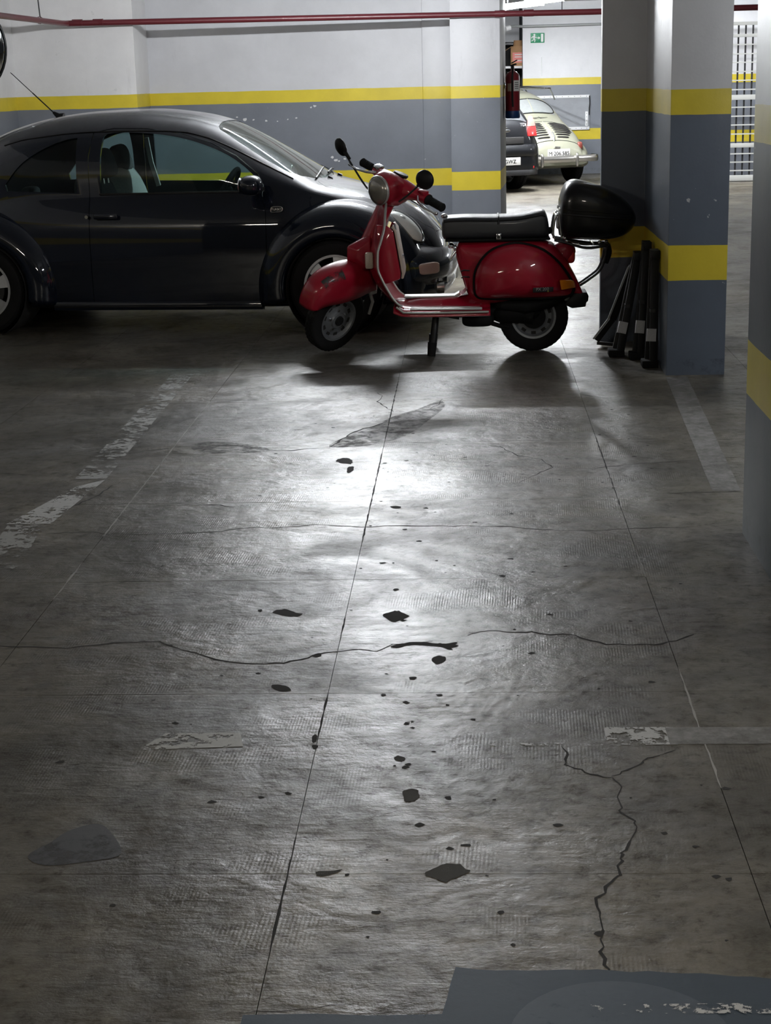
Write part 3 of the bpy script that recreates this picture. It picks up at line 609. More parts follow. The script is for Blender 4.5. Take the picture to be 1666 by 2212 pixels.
# ------------------------------------------------------------------ dark blue rounded car (x forward from the front axle, y to its left)
CAR_A = radians(-5.4)
car = empty('car', (-0.825, 12.096, 0), CAR_A, 'dark navy blue two-door car with round roof and bulging fenders, by the back wall', 'car')
body = Loft(
    zt=[(-3.33, .44), (-3.30, .58), (-3.2, .77), (-3.05, .96), (-2.85, 1.135), (-2.608, 1.295), (-2.4, 1.385), (-2.138, 1.452), (-1.8, 1.492), (-1.45, 1.50), (-1.1, 1.466), (-.868, 1.405), (-.7, 1.327), (-.5, 1.213), (-.3, 1.09), (-.14, .995), (-.05, .975), (.125, .932), (.3, .865), (.45, .785), (.57, .69), (.65, .59), (.69, .50), (.705, .42)],
    zb=[(-3.33, .38), (-3.1, .62), (-2.8, .80), (-2.4, .915), (-2.1, .94), (-.35, .94), (-.14, .90), (.1, .80), (.4, .63), (.6, .48), (.705, .36)],
    wb=[(-3.33, .36), (-3.1, .50), (-2.8, .60), (-2.4, .685), (-2.1, .715), (-.4, .715), (-.2, .69), (0, .63), (.2, .56), (.45, .47), (.6, .40), (.705, .30)],
    wm=[(-3.33, .45), (-3.0, .66), (-2.6, .74), (-2.2, .78), (-.4, .785), (-.2, .75), (.1, .66), (.45, .58), (.6, .48), (.705, .34)],
    ws=[(-3.33, .45), (-3.0, .62), (-2.6, .70), (-2.2, .76), (-.4, .765), (-.2, .72), (.1, .64), (.45, .55), (.6, .45), (.705, .32)],
    zu=[(-3.33, .30), (-3.0, .22), (-2.3, .17), (-.3, .17), (.3, .19), (.705, .26)],
    n=[(-3.33, 2.2), (-2.8, 2.4), (-2.3, 2.9), (-1.8, 3.1), (-1.0, 3.0), (-.6, 2.7), (-.2, 2.4), (.705, 2.2)])
CX = [-3.33, -3.315, -3.29, -3.25] + [-3.2 + 0.05 * k for k in range(0, 77)] + [.63, .66, .685, .70, .705]
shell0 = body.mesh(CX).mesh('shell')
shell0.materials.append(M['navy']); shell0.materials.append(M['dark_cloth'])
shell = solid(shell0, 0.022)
def smooth_poly(p, per=5): return [(v.x, v.y) for v in crom([(a, b, 0) for a, b in p], per, True)]
def arc_poly(pts): return [(v.x, v.y) for v in crom([(a, b, 0) for a, b in pts], 6)]
door_win = arc_poly([(-.52, .972), (-.56, 1.055), (-.70, 1.165), (-.87, 1.248), (-1.08, 1.312), (-1.32, 1.347), (-1.55, 1.353), (-1.615, 1.33)]) + [(-1.628, 1.20), (-1.632, .955), (-1.0, .945), (-.535, .955)]
quarter_win = arc_poly([(-1.80, 1.325), (-1.90, 1.308), (-2.05, 1.25), (-2.2, 1.155), (-2.32, 1.02)]) + [(-2.31, .975), (-1.80, .958)]
ws_top = -.862
wind = [(-.155, 0), (-.165, .2), (-.20, .38), (-.265, .515), (-.34, .565), (-.5, .545), (-.7, .49), (ws_top + .02, .43), (ws_top, .38), (ws_top - .015, .2), (ws_top - .018, 0)]
wind = [(x, -y) for x, y in reversed(wind[1:-1])] + wind
wind = wind + [wind[0]] if False else wind
rearw = [(-2.50, -.42), (-2.46, -.2), (-2.45, 0), (-2.46, .2), (-2.50, .42), (-2.80, .44), (-2.98, .36), (-3.0, 0), (-2.98, -.36), (-2.80, -.44)]
cuts_win = [xprism(door_win, -1.2, 1.2), xprism(quarter_win, -1.2, 1.2), zprism(wind, .90, 1.7), zprism(rearw, .85, 1.6)]
arch = [ycyl(x, .305, .352, y0, y1) for x in (0.0, -2.508) for y0, y1 in ((-1.0, -.50), (.50, 1.0))]
doorline = [(-.472, .20), (-.472, .80), (-.50, .93), (-.49, .99)] + [(-.53, 1.065), (-.69, 1.19), (-.87, 1.278), (-1.08, 1.342), (-1.32, 1.377), (-1.56, 1.383), (-1.69, 1.36), (-1.714, 1.2), (-1.714, .20)]
def shrink(poly, d):
    cx = sum(p[0] for p in poly) / len(poly); cy = sum(p[1] for p in poly) / len(poly)
    return [(x + math.copysign(d, cx - x) if abs(x - cx) > .1 else x, y + math.copysign(d, cy - y) if abs(y - cy) > .1 else y) for x, y in poly]
hood = [(-.11, 0), (-.12, .25), (-.17, .42), (-.10, .50), (.1, .455), (.35, .37), (.55, .27), (.62, .17), (.635, 0)]
hood = hood + [(x, -y) for x, y in reversed(hood[1:-1])]
sh = boolean(shell, [('DIFFERENCE', m) for m in cuts_win + arch])
main = boolean(sh, [('DIFFERENCE', xprism(doorline, -1.2, -.45)), ('DIFFERENCE', xprism(doorline, .45, 1.2)), ('DIFFERENCE', zprism(hood, .5, 1.2))])
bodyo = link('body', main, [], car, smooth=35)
# doors with a 5 mm gap
for y0, y1, nm in ((-1.2, -.45, 'near'), (.45, 1.2, 'far')):
    dm = boolean(sh.copy(), [('INTERSECT', xprism(shrink(doorline, .004), y0, y1))])
    dr = link('door', dm, [], car, smooth=35)
    if nm == 'near':
        b = MB(); b.box((-1.585, -.793, .80), (.17, .03, .035)); b.build('door_handle', M['navy'], dr, bevel=0.01)
        b = MB(); b.cyl((-1.72, -.785, .80), (-1.72, -.80, .80), .012, n=12); b.build('door_lock', M['chrome'], dr, smooth=40)
        b = MB(); b.beam((-1.64, -.722, .947), (-.53, -.724, .952), .012, .012); b.build('window_seal', M['black'], dr)
bonnet = link('hood', boolean(sh.copy(), [('INTERSECT', zprism([(x * .996 - .0, y * .99) for x, y in hood], .5, 1.2))]), [], car, smooth=35)
# glass panes: the same shell, thinner and set 8 mm in
gl0 = body.mesh(CX).mesh('g')
for v in gl0.vertices: v.co.y *= 0.988; v.co.z -= 0.006
gshell = solid(gl0, 0.004)
for nm, cm in (('side_window', xprism(door_win, -1.2, -.3)), ('side_window', xprism(door_win, .3, 1.2)), ('quarter_window', xprism(quarter_win, -1.2, -.3)), ('quarter_window', xprism(quarter_win, .3, 1.2)), ('windshield', zprism(wind, .90, 1.7)), ('rear_window', zprism(rearw, .85, 1.6))):
    g = boolean(gshell.copy(), [('INTERSECT', cm)]); g.materials.clear(); link(nm, g, M['dust_haze_pane' if nm == 'windshield' else 'glass'], car, smooth=35)
# bulging fenders
FS = [(.335, .70), (.338, .80), (.346, .842), (.362, .858), (.39, .863), (.43, .860), (.47, .846), (.51, .815), (.545, .768), (.568, .70), (.578, .62), (.578, .52), (.565, .42)]
def fender(name, cx, side, a0, a1, prof, kx=1.0, squeeze=None):
    pr = [(v.x, v.y) for v in crom([(a, b, 0) for a, b in prof], 4)]
    def fn(u, v):
        a = lerp(a0, a1, u); r, y = pr[min(len(pr) - 1, int(round(v * (len(pr) - 1))))]
        if squeeze: r, y = squeeze(a, r, y)
        return (cx + kx * r * cos(a), side * y, .305 + r * sin(a))
    me = MB().grid(fn, 56, len(pr) - 1).mesh('f'); o = link(name, me, M['navy_clean'], car, smooth=60)
    md = o.modifiers.new('t', 'SOLIDIFY'); md.thickness = 0.006; md.offset = -1; return o
def sq_front(a, r, y):
    k = max(0.0, cos(a)); return r * (1 + 0.035 * k * k) if r > .4 else r, y * (1 - 0.13 * k ** 2.0 * min(1, (r - .335) / .2))
for s in (-1, 1):
    fender('front_fender', 0.0, s, radians(-14), radians(193), FS, 1.0, sq_front)
    fender('rear_fender', -2.508, s, radians(-12), radians(193), [(r * .98 if r > .4 else r, y) for r, y in FS])
    for x in (0.0, -2.508):
        # dark wheel-house liner
        b = MB(); b.lathe([(.336, 0.0), (.336, .40), (.2, .41), (.001, .41)], (x, s * .86, .305), (0, -s, 0), 36); b.build('wheel_liner', M['hole'], car, smooth=40)
        car_wheel(car, (x, s * .745, .315), .315, .205, .212, s, 6, radians(140) if x == 0 else .3)
# sills and bumpers
for s in (-1, 1):
    b = MB(); b.loft([[(x, s * .70, .15), (x, s * .772, .158), (x, s * .785, .185), (x, s * .772, .215), (x, s * .70, .22)] for x in (-2.0, -1.6, -1.0, -.52)], True, True, True); b.build('sill', M['navy'], car, smooth=50)
    b = MB(); b.beam((-2.0, s * .787, .185), (-.52, s * .787, .185), .006, .010); b.build('sill_trim', M['gloss_black'], car)
def bumper(name, xc, sgn, yw, dep, prof, mat):
    pr = [(v.x, v.y) for v in crom([(a, b, 0) for a, b in prof], 4)]
    def fn(u, v):
        t = lerp(-pi / 2, pi / 2, u); o, z = pr[min(len(pr) - 1, int(round(v * (len(pr) - 1))))]
        c = abs(cos(t)) ** 0.78; sn = math.copysign(abs(sin(t)) ** 0.78, t)
        return (xc + sgn * (dep * c + o * (0.25 + 0.75 * c)), (yw + o * .5) * sn, z)
    me = MB().grid(fn, 48, len(pr) - 1).mesh(name); o = link(name, me, mat, car, smooth=60)
    md = o.modifiers.new('t', 'SOLIDIFY'); md.thickness = 0.008; md.offset = -1; return o
bumper('front_bumper', .12, 1, .845, .61, [(-.14, .185), (-.07, .19), (-.03, .215), (-.012, .26), (-.02, .30), (.005, .335), (.012, .38), (.008, .43), (-.012, .475), (-.05, .515), (-.12, .545), (-.2, .56)], M['navy'])
bumper('rear_bumper', -2.66, -1, .845, .66, [(-.14, .21), (-.04, .22), (0, .27), (.015, .38), (.0, .47), (-.05, .53), (-.2, .56)], M['navy'])
# headlights
def headlight(s):
    n = V(.66, s * .30, .69).normalized(); t = V(.70, -s * .10, -.70); t = (t - n * t.dot(n)).normalized(); w = n.cross(t)
    R = Matrix((t, w, n)).transposed(); c = V(.452, s * .525, .690)
    h = MB().ell((0, 0, 0), (.152, .106, .055), 36, 1.0, zmin=-.3).xf(Matrix.Translation(c) @ R.to_4x4()).build('headlight', M['clear'], car, smooth=60)
    MB().ell((0, 0, -.012), (.147, .101, .052), 36, 1.0, zmin=-.3).xf(Matrix.Translation(c) @ R.to_4x4()).build('reflector', M['reflector'], h, smooth=60)
    ring = [c + R @ V(.156 * cos(a), .110 * sin(a), -.004) for a in [2 * pi * k / 40 for k in range(40)]]
    MB().tube(ring, .008, 8, closed=True).build('headlight_ring', M['gloss_black'], h, smooth=60)
    MB().ell((-.05, 0, .0), (.045, .042, .04), 20).xf(Matrix.Translation(c) @ R.to_4x4()).build('bulb_shield', M['dull_chrome'], h, smooth=60)
for s in (-1, 1): headlight(s)
for s in (-1, 1):
    b = MB(); b.ell((0, 0, 0), (.022, .098, .040), 24, .45); b.xf(Matrix.Translation((.607, s * .615, .410)) @ Matrix.Rotation(s * .72, 4, 'Z')); b.build('turn_signal', M['pale_lens'], car, smooth=50)
    b = MB(); b.cyl((.64, s * .45, .262), (.695, s * .44, .262), .042, n=20); b.build('fog_lamp', M['dull_chrome'], car, smooth=40)
# cowl panel, wipers, mirrors, aerial, badges
b = MB(); b.loft([[(x + .0 * y, y, body.top(x, y) - .012) for y in [lerp(-.5, .5, k / 20) for k in range(21)]] for x in (-.20, -.165, -.13, -.10)], False); b.build('cowl', M['black'], car, smooth=50)
for y0, y1 in ((-.40, .12), (.08, .52)):
    b = MB(); pts = [(-.165 - .02, y0, body.top(-.17, y0) + .02), (-.20, lerp(y0, y1, .5), body.top(-.205, lerp(y0, y1, .5)) + .02), (-.225, y1, body.top(-.23, y1) + .018)]
    b.tube(pts, .007, 6); b.build('wiper', M['black'], car, smooth=50)
for py, ph in ((.30, 1.005), (-.1, 1.01)): MB().cyl((-.125, py, .988), (-.153, py, ph), .013, .008, 8).build('wiper_pivot', M['black'], car)
for s in (-1, 1):
    m = MB().ell((-.535, s * .905, 1.0), (.075, .105, .068), 24, .8).build('mirror', M['navy'], car, smooth=60)
    b = MB(); b.beam((-.50, s * .72, .965), (-.53, s * .84, .975), .05, .03); b.build('mirror_arm', M['black'], m, bevel=.006)
    b = MB(); b.ell((-.603, s * .905, 1.0), (.012, .088, .055), 20, .8); b.build('mirror_glass', M['mirror'], m, smooth=60)
a = MB().tube([(-2.10, 0, 1.455), (-2.14, 0, 1.462), (-2.175, 0, 1.49)], [.03, .022, .010], 12).build('aerial', M['black'], car, smooth=50)
MB().tube([(-2.17, 0, 1.485), (-2.32, 0, 1.628)], .0045, 8).build('aerial_rod', M['black'], a)
MB().tube([(-2.32, 0, 1.628), (-2.475, 0, 1.775)], .003, 8).build('aerial_tip', M['black'], a)
# fender badge: a rounded outline with raised letters
bx, bz = -.395, .833
ring = [(bx + x, -.776, bz + z) for x, z in [(v.x, v.y) for v in crom([(-.038, -.016, 0), (0, -.017, 0), (.03, -.014, 0), (.040, 0, 0), (.03, .016, 0), (-.02, .017, 0), (-.036, .008, 0)], 5, True)]]
bd = MB().tube(ring, .0035, 6, closed=True).build('badge', M['dull_chrome'], car, smooth=50)
link('badge_lettering', text_mesh('TURBO', .021, Matrix.Translation((bx - .002, -.777, bz)) @ Matrix.Rotation(pi / 2, 4, 'X'), .002), M['dull_chrome'], bd)
# roof seam trims at the windshield pillar
for s in (-1, 1):
    pts = []
    for k in range(15):
        x = lerp(-2.35, -.30, k / 14); y = interp([(-2.4, .56), (-2.0, .60), (-1.45, .60), (-1.0, .575), (-.6, .60), (-.30, .63)], x); pts.append((x, s * y, body.top(x, y) + .001))
    MB().tube(pts, .006, 6).build('roof_trim', M['gloss_black'], car, smooth=60)
# cabin: dashboard, steering wheel, front seats with headrests, rear bench, dark floor
b = MB(); b.loft([[(x, y, z) for x, z in ((-.25, .55), (-.62, .60), (-.66, .80), (-.52, .92), (-.25, .93))] for y in (-.66, -.3, .3, .66)], True, True, True); b.build('dashboard', M['grey_cloth'], car, bevel=.02)
c = V(-1.0, .34, .885); nrm = V(-.88, 0, .47).normalized(); aa = V(0, 1, 0); bb = nrm.cross(aa)
sw = MB().tube([c + (aa * cos(q) + bb * sin(q)) * .185 for q in [2 * pi * k / 36 for k in range(36)]], .017, 10, closed=True)
for q in (0.4, pi - .4, 1.5 * pi): sw.beam(c, c + (aa * cos(q) + bb * sin(q)) * .18, .05, .012, nrm)
sw.ell(c, (.05, .05, .05), 16); sw.cyl(c, c + V(.2, 0, -.12), .03, n=12); sw.build('steering_wheel', M['dark_cloth'], car, smooth=50)
def seat(y, back, lab):
    s = MB(); s.ell((-1.40, y, .42), (.30, .26, .13), 24, .55)
    R = Euler((0, radians(-18), 0)).to_matrix(); s.ell((-1.72, y, .74), (.11, .26, .36), 24, .6, R)
    o = s.build('seat', M['grey_cloth' if back else 'dark_cloth'], car, smooth=60)
    MB().ell((-1.80 if back else -1.70, y, 1.14), (.055, .135, .105), 20, .6, R).build('headrest', M['dark_cloth'], o, smooth=60)
    for k in (-.05, .05): MB().cyl((-1.77 if back else -1.70, y + k, 1.0), (-1.80 if back else -1.71, y + k, 1.12), .007, n=8).build('headrest_post', M['chrome'], o)
seat(.36, True, ''); seat(-.36, False, '')
b = MB(); b.ell((-2.22, 0, .45), (.24, .62, .14), 24, .5); R = Euler((0, radians(-24), 0)).to_matrix(); b.ell((-2.47, 0, .64), (.10, .60, .25), 24, .5, R); b.build('rear_seat', M['dark_cloth'], car, smooth=60)
for y in (-.3, .3): MB().ell((-2.50, y, .89), (.05, .12, .06), 16, .6).build('rear_headrest', M['dark_cloth'], car, smooth=60)
MB().box((-1.6, 0, .185), (2.4, 1.3, .02)).build('cabin_floor', M['dark_cloth'], car)
pts = [(-1.66, .575, 1.28), (-1.64, .60, 1.1), (-1.60, .63, .92)]
MB().tube(pts, .022, 4).build('seat_belt', M['grey_cloth'], car)
# ------------------------------------------------------------------ red scooter on its centre stand (x forward from the rear contact point, y to its left, the viewer's side)
sc = empty('scooter', (0.397, 10.42, 0), pi, 'red vintage scooter on its centre stand with a black top box', 'scooter')
def R2(poly, per=4): return [(v.x, v.y) for v in crom([(a, b, 0) for a, b in poly], per, True)]
# --- steered front end: turned 50 degrees to the left about the leaning steering axis
TILT, STEER = radians(27), radians(50)
AX0 = V(.862, 0, 1.0); AXD = V(-sin(TILT), 0, cos(TILT))
MS = Matrix.Translation(AX0) @ Matrix.Rotation(STEER, 4, AXD) @ Matrix.Translation(-AX0)
FWC = V(1.236, 0, .2165)
def scooter_wheel(c, rot, nm_mat='grey_rim', slots=True):
    T = Matrix.Translation(c) @ rot if rot else Matrix.Translation(c)
    b = MB(); b.lathe(tyre_profile(.215, .092, .135), (0, 0, 0), (0, 1, 0), 48); w = b.xf(T).build('wheel', M['rubber'], sc, smooth=35)
    # raised tread blocks
    b = MB()
    for k in range(40):
        a = 2 * pi * k / 40
        for y, q in ((-.022, 0), (.022, .5)):
            aa = a + q * 2 * pi / 40; b.box(((.2130) * cos(aa), y, (.2130) * sin(aa)), (.005, .022, .016), Matrix.Rotation(-aa, 3, 'Y'))
    o = b.xf(T).build('tread', M['rubber'], w); o['kind'] = 'stuff'
    b = MB(); b.lathe([(.139, -.040), (.141, -.030), (.130, -.026), (.124, .0), (.130, .026), (.141, .030), (.139, .040), (.126, .038), (.118, .026), (.112, .014), (.075, .020), (.055, .030), (.050, .040), (.001, .042)], (0, 0, 0), (0, 1, 0), 48)
    b.xf(T).build('rim', M[nm_mat], w, smooth=30)
    b = MB()
    for k in range(10):
        a = 2 * pi * (k + .5) / 10; b.beam((.104 * cos(a - .14), .0175, .104 * sin(a - .14)), (.104 * cos(a + .14), .0175, .104 * sin(a + .14)), .004, .018, (cos(a), 0, sin(a)))
    s = b.xf(T).build('rim_slots', M['hole'], w); s['kind'] = 'stuff'
    for k in range(5):
        a = 2 * pi * k / 5 + .3; MB().cyl((.066 * cos(a), .018, .066 * sin(a)), (.066 * cos(a), .034, .066 * sin(a)), .009, n=6).xf(T).build('wheel_nut', M['chrome'], w)
    return w, T
rw, RT = scooter_wheel(V(0, 0, .2155), None)
fwh, FT = scooter_wheel(FWC, None)
for o in [fwh] + list(fwh.children): o.data.transform(MS)
b = MB(); b.cyl(FWC + V(0, -.03, 0), FWC + V(0, -.075, 0), .085, .075, 28); b.cyl(FWC + V(0, .03, 0), FWC + V(0, .052, 0), .034, .030, 20); b.xf(MS).build('hub', M['steel'], fwh, smooth=40)
# front fork arm and damper on the right side
b = MB(); b.tube([MS @ p for p in (V(1.17, -.02, .50), V(1.205, -.075, .40), V(1.20, -.085, .30), V(1.165, -.085, .235), V(1.19, -.08, .215), FWC + V(0, -.08, 0))], [.028, .028, .025, .024, .022, .022], 12); b.build('fork', M['soot'], sc, smooth=50)
b = MB(); b.cyl(MS @ V(1.11, -.105, .40), MS @ V(1.21, -.10, .25), .022, n=14); b.build('damper', M['zinc'], sc, smooth=50)
# front mudguard: deep, rounded, open below
def mud(u, v):
    a = pi * u; q = lerp(-1, 1, v)          # a: front to rear over the top, q: side to side
    sp = lambda t, e: math.copysign(abs(t) ** e, t)
    lat = sin(q * pi / 2); up_ = cos(q * pi / 2)
    y = .112 * sp(lat, .8) * (1 - .30 * cos(a) ** 2)
    k = sp(up_, .62)
    x = FWC.x - .012 + .280 * sp(cos(a), .92) * (.80 + .20 * k); z = .405 + (.192 * sin(a) ** .85 if sin(a) > 0 else 0) * k - .035 * abs(cos(a)) ** 6
    return (x, y, z - .018 * (1 - k) * sin(a))
fo = MB().grid(mud, 44, 30).xf(MS).build('mudguard', M['red'], sc, smooth=60)
md = fo.modifiers.new('t', 'SOLIDIFY'); md.thickness = .004; md.offset = -1
# worn dark patch on top of the mudguard: grime on the paint
def wear(u, v):
    p = Vector(mud(lerp(.26, .46, u), lerp(.62, .80, v))); n = (p - (FWC + V(0, 0, .14))).normalized(); return p + n * .0025
t = NT('bare_worn_patch'); pp = t.n('TexCoord').outputs['Object']; t.set(Base_Color=(.018, .016, .014), Roughness=.5, Alpha=t.ramp(t.noise(11, 5, .7, pp), [(.47, 0.0), (.56, 1.0)])); M['wear'] = t.m
MB().grid(wear, 14, 12).xf(MS).build('worn_patch', M['wear'], fo, smooth=60)
b = MB(); b.box((1.02, .10, .385), (.05, .012, .022)); b.xf(MS).build('mudguard_bracket', M['trim_grey'], fo, bevel=.004)
b = MB(); b.tube([MS @ V(1.03, .06, .40), MS @ V(.995, .075, .30), MS @ V(1.01, .07, .215)], .010, 8); b.build('brake_cable', M['trim_grey'], sc, smooth=50)
# --- headset with headlight, grips, levers, mirrors
def headset():
    rows = []
    for x, hw, zt, zb, zc in ((.975, .075, 1.085, .965, 0), (.955, .098, 1.112, .940, 0), (.915, .105, 1.126, .925, 0), (.87, .105, 1.122, .915, 0), (.82, .10, 1.092, .925, 0), (.775, .092, 1.058, .945, 0), (.745, .075, 1.035, .965, 0)):
        c = (zt + zb) / 2; h = (zt - zb) / 2
        rows.append([(x, hw * math.copysign(abs(cos(q)) ** .75, cos(q)), c + h * math.copysign(abs(sin(q)) ** .75, sin(q))) for q in [2 * pi * k / 28 for k in range(28)]])
    return MB().loft(rows, True, True, True)
hs = headset(); 
for s in (-1, 1):   # arms of the handlebar casing
    hs.loft([[(x + r * cos(q), s * y, z + r * .95 * sin(q)) for q in [2 * pi * k / 20 for k in range(20)]] for x, y, z, r in ((.845, .06, 1.03, .070), (.825, .11, 1.03, .055), (.805, .165, 1.028, .040), (.79, .225, 1.025, .036), (.788, .24, 1.025, .036))], True, True, True)
hso = hs.xf(MS).build('headset', M['red'], sc, smooth=50)
MB().lathe([(.078, -.012), (.088, .002), (.092, .012), (.086, .020)], (.968, 0, 1.028), (1, 0, .06), 36).xf(MS).build('headlight_rim', M['trim_grey'], hso, smooth=60)
MB().lathe([(.086, .012), (.080, .026), (.06, .040), (.03, .049), (.001, .052)], (.968, 0, 1.028), (1, 0, .06), 36).xf(MS).build('headlight_lens', M['scooter_lens'], hso, smooth=60)
MB().lathe([(.045, 0), (.05, .012), (.045, .02), (.001, .022)], (.81, 0, 1.085), (-.35, 0, 1), 24).xf(MS).build('speedometer', M['gloss_black'], hso, smooth=50)
for s in (-1, 1):
    g = MB().lathe([(.030, 0), (.034, .008), (.030, .014), (.024, .02), (.023, .07), (.0245, .10), (.024, .125), (.028, .130), (.022, .138), (.001, .139)], (.788, s * .238, 1.025), (0, s, 0), 20)
    g.xf(MS).build('grip', M['rubber'], hso, smooth=40)
    ring = MB()
    for k in range(8): ring.lathe([(.0245, 0), (.0265, .003), (.0245, .006)], (.788, s * (.262 + .0125 * k), 1.025), (0, s, 0), 16)
    r = ring.xf(MS).build('grip_ribs', M['rubber'], hso, smooth=50); r['kind'] = 'stuff'
    b = MB(); b.tube([(.825, s * .19, 1.035), (.87, s * .24, 1.03), (.885, s * .31, 1.022), (.875, s * .38, 1.018), (.868, s * .395, 1.018)], [.010, .0085, .007, .006, .011], 10); b.ell((.867, s * .398, 1.018), (.013, .013, .013), 14)
    b.xf(MS).build('brake_lever' if s < 0 else 'clutch_lever', M['chrome'], hso, smooth=60)
    MB().box((.80, s * .205, 1.062), (.05, .05, .022)).xf(MS).build('switch_block', M['red'] if s > 0 else M['chrome'], hso, bevel=.006)
def mirror(base, mid, disc, nrm, r, name):
    base, mid, disc, nrm = Vector(base), Vector(mid), Vector(disc), Vector(nrm).normalized()
    d = (disc - base); m = MB().tube(crom([base, mid, lerp(mid, disc, .75)], 6), .0062, 8).build(name, M['steel'], sc, smooth=60)
    e = lerp(base, disc, .72); MB().tube([e, lerp(e, disc, .55)], [.009, .015], 10).build('stem_boot', M['black'], m, smooth=60)
    MB().lathe([(.001, -.026), (r * .55, -.022), (r * .9, -.010), (r, .0), (r * .98, .006)], disc, nrm, 32).build('mirror_shell', M['black'], m, smooth=60)
    MB().lathe([(r * .98, .006), (r * .94, .009), (.001, .010)], disc, nrm, 32).build('mirror_glass', M['mirror'], m, smooth=60)
# the mirror faces look back along the handlebar, towards a rider; seen from outside their black backs show
mirror((.815, .165, .945), (.76, .21, .985), (.655, .275, 1.078), (-.42, -.86, .12), .060, 'mirror')
mirror((.985, -.08, 1.005), (1.03, -.12, 1.02), (1.193, -.30, 1.258), (-.80, -.52, .32), .060, 'mirror')
# --- legshield, footboard and tunnel as one pressed sheet
LS = [  # z, x at the edge, x at the middle, half width
    (.955, .895, .915, .045), (.93, .897, .938, .105), (.88, .900, .955, .165), (.80, .905, .975, .205), (.72, .925, .995, .232), (.64, .948, 1.01, .248), (.56, .950, 1.015, .256), (.48, .922, .995, .262), (.41, .885, .955, .266), (.35, .845, .905, .268), (.31, .795, .85, .268)]
def lsx(z, y):
    L = sorted((r[0], r[1]) for r in LS); Cc = sorted((r[0], r[2]) for r in LS); Wd = sorted((r[0], r[3]) for r in LS)
    w = interp(Wd, z); q = min(1, abs(y) / w); return lerp(interp(Cc, z), interp(L, z), q ** 1.7)
def legshield(u, v):
    z = lerp(.955, .31, u); w = interp(sorted((r[0], r[3]) for r in LS), z); y = w * lerp(-1, 1, v); return (lsx(z, y), y, z)
ls = MB().grid(legshield, 40, 28).build('legshield', M['red'], sc, smooth=60)
md = ls.modifiers.new('t', 'SOLIDIFY'); md.thickness = .006; md.offset = 0
edge = []
for s in (1, -1):
    e = [(interp(sorted((r[0], r[1]) for r in LS), z), s * interp(sorted((r[0], r[3]) for r in LS), z), z) for z in [lerp(.32, .955, k / 30) for k in range(31)]]
    edge += e if s == 1 else e[::-1]
MB().tube(edge, .0075, 8).build('legshield_trim', M['trim_grey'], ls, smooth=60)
FB = [(.86, .268, .318, .335), (.80, .268, .297, .335), (.70, .262, .292, .345), (.58, .252, .290, .348), (.46, .243, .289, .352), (.36, .236, .288, .372), (.27, .228, .288, .40)]
def footboard(u, v):
    x = lerp(.86, .27, u); w, zs, zc = (interp(sorted((r[0], r[k]) for r in FB), x) for k in (1, 2, 3)); q = lerp(-1, 1, v)
    hump = 1 / (1 + (abs(q) / .40) ** 6); return (x, w * q, lerp(zs, zc, hump) - .035 * max(0, abs(q) - .88) / .12)
fb = MB().grid(footboard, 30, 36).build('footboard', M['red'], sc, smooth=50)
md = fb.modifiers.new('t', 'SOLIDIFY'); md.thickness = .006; md.offset = -1
for s in (-1, 1):
    MB().tube([(.842, s * .266, .318)] + [(x, s * (interp(sorted((r[0], r[1]) for r in FB), x) + .002), interp(sorted((r[0], r[2]) for r in FB), x) - .012) for x in (.80, .74, .66, .55, .42, .28)], .008, 8).build('footboard_trim', M['trim_grey'], fb, smooth=60)
    for k, y in enumerate((.14, .185, .23)):
        MB().beam((.76, s * y, .297), (.32, s * (y - .012), .293), .016, .010).build('foot_strip', M['strip'], fb, bevel=.003)
b = MB(); b.loft([[(x, y, z) for x, z in ((.80, .345), (.80, .357), (.49, .357), (.46, .375), (.455, .362), (.47, .347))] for y in (-.055, .055)], True, True, True); b.build('tunnel_mat', M['strip'], fb, bevel=.003)
# horn casing on the front of the legshield
b = MB(); b.loft([[(x, y, z) for x, z in ((1.0, .735), (1.03, .728), (1.148, .668), (1.150, .585), (1.06, .525), (1.0, .53))] if abs(y) < .05 else [(x, y, z) for x, z in ((1.0, .70), (1.015, .70), (1.085, .65), (1.09, .60), (1.03, .555), (1.0, .555))] for y in (-.085, -.048, .048, .085)], True, True, True); b.build('horn_casing', M['red'], sc, bevel=.008)
for s in (-1, 1):
    b = MB(); b.box((1.005, s * .175, .595), (.05, .05, .10)); b.build('turn_signal', M['beige_trim'], sc, bevel=.012)
# steering column bulge
MB().tube([AX0 + AXD * -.02, AX0 - AXD * .30, AX0 - AXD * .52], [.052, .050, .045], 18).build('steering_column', M['red'], sc, smooth=50)
# glove box behind the legshield
b = MB(); b.loft([[(x, y, z) for x, z in ((.955, .81), (.885, .800), (.855, .770), (.815, .515), (.818, .478), (.90, .452), (.96, .455))] for y in (-.185, -.175, .175, .185)], True, True, True)
gb = b.build('glove_box', M['red'], sc, bevel=.01)
b = MB(); b.loft([[(x - .004, y, z) for x, z in ((.872, .792), (.853, .768), (.812, .515), (.816, .480), (.802, .480), (.798, .515), (.840, .772), (.862, .800))] for y in (-.178, .178)], True, True, True); b.build('glove_box_lid', M['beige_trim'], gb, bevel=.004)
b = MB(); b.cyl((.818, 0, .60), (.800, 0, .60), .014, n=14); b.build('glove_box_lock', M['chrome'], gb)
b = MB(); b.tube([(.87, .10, .79), (.86, .12, .815), (.845, .14, .805), (.842, .15, .775)], .007, 8); b.build('bag_hook', M['chrome'], gb, smooth=60)
